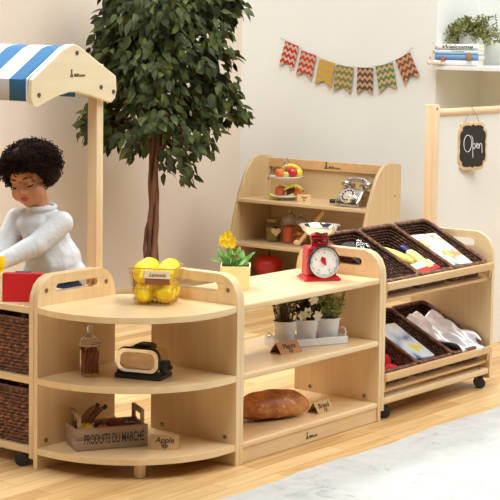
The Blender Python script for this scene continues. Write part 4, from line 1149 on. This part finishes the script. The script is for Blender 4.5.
# ------------------------------------------------------------------ toys on the left storage unit
t = thing('toy_till', 'red wooden toy till on top of the left storage unit', 'toy', (-.385, .590, .5115), R(-52))
b = MB(); b.prism([(-.035,0),(.05,0),(.05,.072),(.028,.080),(.012,.088),(-.035,.092)], 'X', -.055, .07); b.obj('body', REDT, t, bevel=.003)
b = MB(); b.prism([(-.037,0),(.05,0),(.05,.07),(.012,.086),(-.037,.090)], 'X', -.064, -.055); b.obj('cream_side', PALE, t, bevel=.002)
b = MB(); b.box(-.02,.03,-.005,.02,.085,.0915,.002); b.obj('grey_key_strip', plain('grey_key', srgb(80,84,90), .5), t)
YB = thing('toy_bottle', 'yellow toy bottle beside the red toy till under the hands of the child', 'toy', (-.385, .688, .5115), 0)
b = MB(); b.lathe([(0,0),(.017,0),(.019,.003),(.019,.068),(.012,.082),(.012,.098),(0,.098)], 20); b.obj('bottle_body', YELT, YB)
b = MB(); b.lathe([(.012,.096),(.0165,.098),(.0165,.128),(.014,.132),(0,.132)], 20); b.obj('cap', YELT, YB)

# ------------------------------------------------------------------ the child
CB = Vector((.09, 1.0, 0))
CH = thing('person', 'small child with curly dark hair in a pale grey jumper, looking down and reaching left', 'person', CB, CR)
HC = Vector((-.026, .010, .842))     # centre of the skull
HR = (Matrix.Rotation(R(-24), 3, 'Z') @ Matrix.Rotation(R(-10), 3, 'Y') @ Matrix.Rotation(R(14), 3, 'X'))
def hp_(x, y, z): return HC + HR @ Vector((x, y, z))
sk = MB()
def hb_(x, y, z, r, seg=16):
    sk.ball(hp_(x, y, z), r, seg, 12, HR)
hb_(0, .012, .022, (.072, .084, .078), 24)
hb_(0, -.028, -.030, (.058, .052, .058), 20)
hb_(0, -.040, -.060, (.032, .032, .026))
hb_(0, -.062, -.072, (.015, .014, .012))
for s in (-1, 1):
    hb_(s*.036, -.042, -.034, (.027, .029, .030))
    hb_(s*.029, -.054, .000, (.0175, .018, .0135))
    hb_(s*.026, -.064, .018, (.020, .010, .007))
    hb_(s*.070, .012, -.010, (.008, .017, .023))
    hb_(s*.0105, -.080, -.025, (.0085, .009, .0078))
hb_(0, -.062, .028, (.036, .014, .026))
hb_(0, -.075, -.004, (.0085, .012, .019))
hb_(0, -.089, -.021, (.0105, .011, .0092))
hb_(0, -.074, -.046, (.0200, .0095, .0048))
hb_(0, -.0725, -.055, (.0165, .0095, .0054))
# neck, trunk, limbs
SHL, SHR = Vector((.088, -.035, .692)), Vector((-.078, .045, .695))
ELL, WRL = Vector((.008, -.105, .622)), Vector((-.122, -.165, .560))
ELR, WRR = Vector((-.125, -.020, .585)), Vector((-.205, -.110, .548))
sk.caps(hp_(0, .012, -.04), (.012, .018, .70), .036, .040, 5)
sk.ball((.012, .015, .62), (.082, .066, .095)); sk.ball((.035, .018, .52), (.080, .066, .08)); sk.ball((.050, .02, .435), (.088, .072, .06))
for a_, e_, w_ in ((SHL, ELL, WRL), (SHR, ELR, WRR)):
    sk.caps(a_, e_, .032, .025, 6); sk.caps(e_, w_, .025, .018, 6); sk.caps(Vector((.012,.018,.69)), a_, .036, .032, 4)
def hand(W, d, n, thumb):
    """palm from the wrist W along d, n = back of hand, five curled fingers"""
    d = d.normalized(); n = (n - d*n.dot(d)).normalized(); s = d.cross(n)
    for k in range(4):
        o = s*(.0165-.011*k)
        sk.caps(W+o*.6, W+d*.038+o, .0095, .0085, 4)
    for k, L in enumerate((.030, .034, .032, .025)):
        b0 = W+d*.040+s*(.0165-.011*k); b1 = b0+d*L*.45-n*L*.22; b2 = b1+d*L*.05-n*L*.42; b3 = b2-d*L*.25-n*L*.15
        sk.caps(b0, b1, .0068, .0064, 3); sk.caps(b1, b2, .0064, .006, 3); sk.caps(b2, b3, .006, .0054, 2)
    t0 = W+d*.012+s*thumb*.016; t1 = t0+d*.014+s*thumb*.012-n*.010; t2 = t1+d*.014-n*.012
    sk.caps(t0, t1, .0085, .0075, 3); sk.caps(t1, t2, .0072, .0062, 3)
hand(WRL+Vector((-.010,-.004,-.004)), Vector((-.95,-.25,-.10)), Vector((-.1,.1,1)), 1)
hand(WRR+Vector((-.008,-.008,-.004)), Vector((-.7,-.6,-.15)), Vector((0,0,1)), -1)
for s, hx, hy in ((1, .092, -.005), (-1, .012, .040)):
    hip = Vector((hx, hy, .43)); kn = Vector((hx+.004, hy-.012, .235)); an = Vector((hx, hy+.006, .045))
    sk.caps(hip, kn, .052, .036, 7); sk.caps(kn, an, .036, .024, 7)
    sk.caps(an, an+Vector((-.02,-.07,-.025)), .022, .018, 5)
body = remesh(sk, 'body', [SKIN, LIP], CH, .0034, 3, .5)
me = body.data
for p in me.polygons:
    c = HR.inverted() @ (Vector(p.center) - HC)
    if c.y < -.0745 and abs(c.x) < .0185 and -.0605 < c.z < -.0410:
        w = .0185*(1-((c.z+.0505)/.0125)**2)
        if abs(c.x) < w: p.material_index = 1
# jumper
sw = MB()
sw.ball((.012, .015, .675), (.094, .072, .055)); sw.caps((.018,.016,.655),(.040,.018,.575),.084,.092,6); sw.caps((.040,.018,.575),(.056,.02,.545),.094,.100,4); sw.ball((.058,.02,.515),(.116,.090,.052))
sw.ball((.014,.016,.718), (.060,.052,.036))
for a_, e_, w_ in ((SHL, ELL, WRL), (SHR, ELR, WRR)):
    sw.caps(Vector((.012,.018,.685)), a_, .045, .043, 4); sw.caps(a_, e_, .043, .040, 7); sw.caps(e_, w_, .040, .029, 7)
    q = (w_-e_).normalized(); sw.caps(w_-q*.012, w_+q*.004, .0285, .027, 2)
SW = remesh(sw, 'jumper', KNIT, CH, .005, 5, .5)
# ribbed neckline
nk = MB(); ring = []
for i in range(28):
    a_ = 2*PI*i/28; ring.append((.012+.047*math.cos(a_), .012+.043*math.sin(a_), .744+.006*math.sin(a_)+.000*math.cos(a_)))
nk.tube(ring, .0085, 8, closed=True); nk.obj('neckband', KNIT, CH, sharp=0)
tr_ = MB(); tr_.ball((.055, .02, .445), (.108, .084, .060))
for s, hx, hy in ((1, .092, -.005), (-1, .012, .040)):
    tr_.caps((hx, hy, .42), (hx+.004, hy-.012, .235), .060, .046, 7); tr_.caps((hx+.004, hy-.012, .235), (hx, hy+.004, .075), .046, .038, 7)
remesh(tr_, 'trousers', NAVY, CH, .007, 4)
for s, hx, hy in ((1, .092, -.005), (-1, .012, .040)):
    b = MB(); b.caps((hx, hy+.008, .034), (hx-.022, hy-.075, .026), .033, .026, 6); b.ball((hx-.012, hy-.03, .014), (.034,.070,.014), rot=Matrix.Rotation(R(-16),3,'Z'))
    remesh(b, 'shoe', plain('white_shoe', (.7,.7,.7,1), .6), CH, .006)
# face details
fd = MB()
for s in (-1, 1):
    fd.tube([hp_(s*.029+.0145*math.cos(R(q)), -.0705+.0085*math.cos(R(q))**2, -.0035-.0055*math.sin(R(q))) for q in range(0, 181, 15)], [.0010]+[.0026]*11+[.0010], 6)
fd.obj('eyelashes', LASH, CH)
fd = MB()
for s in (-1, 1):
    fd.tube([hp_(s*(.014+.030*u), -.0740+.016*u*u, .0195+.006*math.sin(PI*u)-.004*u) for u in [i/8 for i in range(9)]], [.0012,.0022,.0026,.0028,.0027,.0025,.0022,.0016,.001], 6)
fd.obj('eyebrows', HAIR, CH)
# hair: soft mass covered in small curls
hm = MB(); hc = HC + Vector((.005, .022, .050)); hr_ = Vector((.100, .100, .082))
hm.ball(hp_(0, .030, .035), (.086, .082, .080), 24, 14, HR)
for p, r in (((.04,.02,.05),.055), ((-.045,.0,.05),.052), ((0,-.02,.075),.052), ((.065,.02,.01),.045), ((-.066,.022,.01),.042), ((0,.06,.0),.06), ((0,-.045,.066),.032), ((.042,-.03,.058),.034), ((-.042,-.03,.058),.034)):
    hm.ball(hp_(*p), r, 14, 10)
hair = remesh(hm, 'hair', HAIR, CH, .006, 2)
dirs = []
cu = MB()
HRi = HR.inverted()
cnt = 0
while cnt < 2300:
    v = rv().normalized()
    loc_ = Vector((v.x*.104, v.y*.100+.018, v.z*.084+.044))
    lc = loc_
    if lc.y < -.02 and lc.z < .046 and abs(lc.x) < .070: continue     # keep the face clear
    if lc.z < -.040: continue
    if lc.y < .01 and lc.z < -.005 and abs(lc.x) < .055: continue
    k = random.uniform(.80, 1.12)
    p = Vector((lc.x*k, (lc.y-.018)*k+.018, (lc.z-.044)*k+.044))
    o = hp_(*p); ax = (HR @ v + rv()*.7).normalized(); x = ax.orthogonal().normalized(); y = ax.cross(x)
    rad = random.uniform(.0045, .0085); L = random.uniform(.012, .026); tn = random.uniform(1.2, 2.2); ph = random.uniform(0, 6.28)
    pts = [o + ax*(L*(i/13-.5)) + (x*math.cos(ph+tn*2*PI*i/13) + y*math.sin(ph+tn*2*PI*i/13))*rad for i in range(14)]
    cu.tube(pts, random.uniform(.0010, .0019), 4); cnt += 1
cu.obj('curls', HAIR, hair, sharp=0)

# ------------------------------------------------------------------ light
w = bpy.data.worlds.new('World'); scn.world = w; w.use_nodes = True
bg = w.node_tree.nodes['Background']; bg.inputs['Color'].default_value = (1.0, .985, .95, 1); bg.inputs['Strength'].default_value = .11
def area(name, loc, target, size, size_y, power, col=(1,.96,.9)):
    l = bpy.data.lights.new(name, 'AREA'); l.shape = 'RECTANGLE'; l.size = size; l.size_y = size_y; l.energy = power; l.color = col
    o = bpy.data.objects.new(name, l); COL.objects.link(o); o.location = loc
    o.rotation_euler = (Vector(target)-Vector(loc)).to_track_quat('-Z', 'Y').to_euler(); return o
bk = area('back_softbox', (.6, 3.4, 4.3), (.45, .1, .35), 2.2, 1.0, 34, (.98,1,1.03)); bk.data.spread = R(60)
area('left_softbox', (-5.4, -.6, 8.0), (2.4, 1.5, .9), 3.5, 3.5, 390, (.98,1,1.03))
area('front_softbox', (2.6, -6.2, 7.6), (1.2, 2.0, .8), 5, 5, 470, (.98,1,1.03))
area('overhead_softbox', (.6, -1.2, 5.2), (.8, .9, .4), 3, 3, 150, (.98,1,1.03))
area('back_overhead_softbox', (1.6, 1.2, 4.4), (1.4, .9, .4), 2.5, 2.5, 70, (.98,1,1.03))

# ------------------------------------------------------------------ camera
f_, yaw, pitch, roll = 1668.8824, R(52.1862), R(5.0717), R(.8079)
px, py = 264.2623, 179.6312
Rv = Vector((math.cos(yaw), -math.sin(yaw), 0)); Fv = Vector((math.sin(yaw)*math.cos(pitch), math.cos(yaw)*math.cos(pitch), -math.sin(pitch)))
Uv = Rv.cross(Fv)
R2 = Rv*math.cos(roll)+Uv*math.sin(roll); U2 = -Rv*math.sin(roll)+Uv*math.cos(roll)
cam = bpy.data.cameras.new('Camera'); co = bpy.data.objects.new('Camera', cam); COL.objects.link(co)
M = Matrix((R2, U2, -Fv)).transposed().to_4x4(); M.translation = (-4.0723, -3.2453, 1.3753); co.matrix_world = M
cam.sensor_width = 36; cam.sensor_fit = 'HORIZONTAL'; cam.lens = f_*36/500
cam.shift_x = (250-px)/500; cam.shift_y = (py-250)/500
cam.clip_end = 60
scn.camera = co
vs = scn.view_settings; vs.view_transform = 'Standard'; vs.look = 'None'; vs.gamma = 1; vs.exposure = 0; vs.use_curve_mapping = False
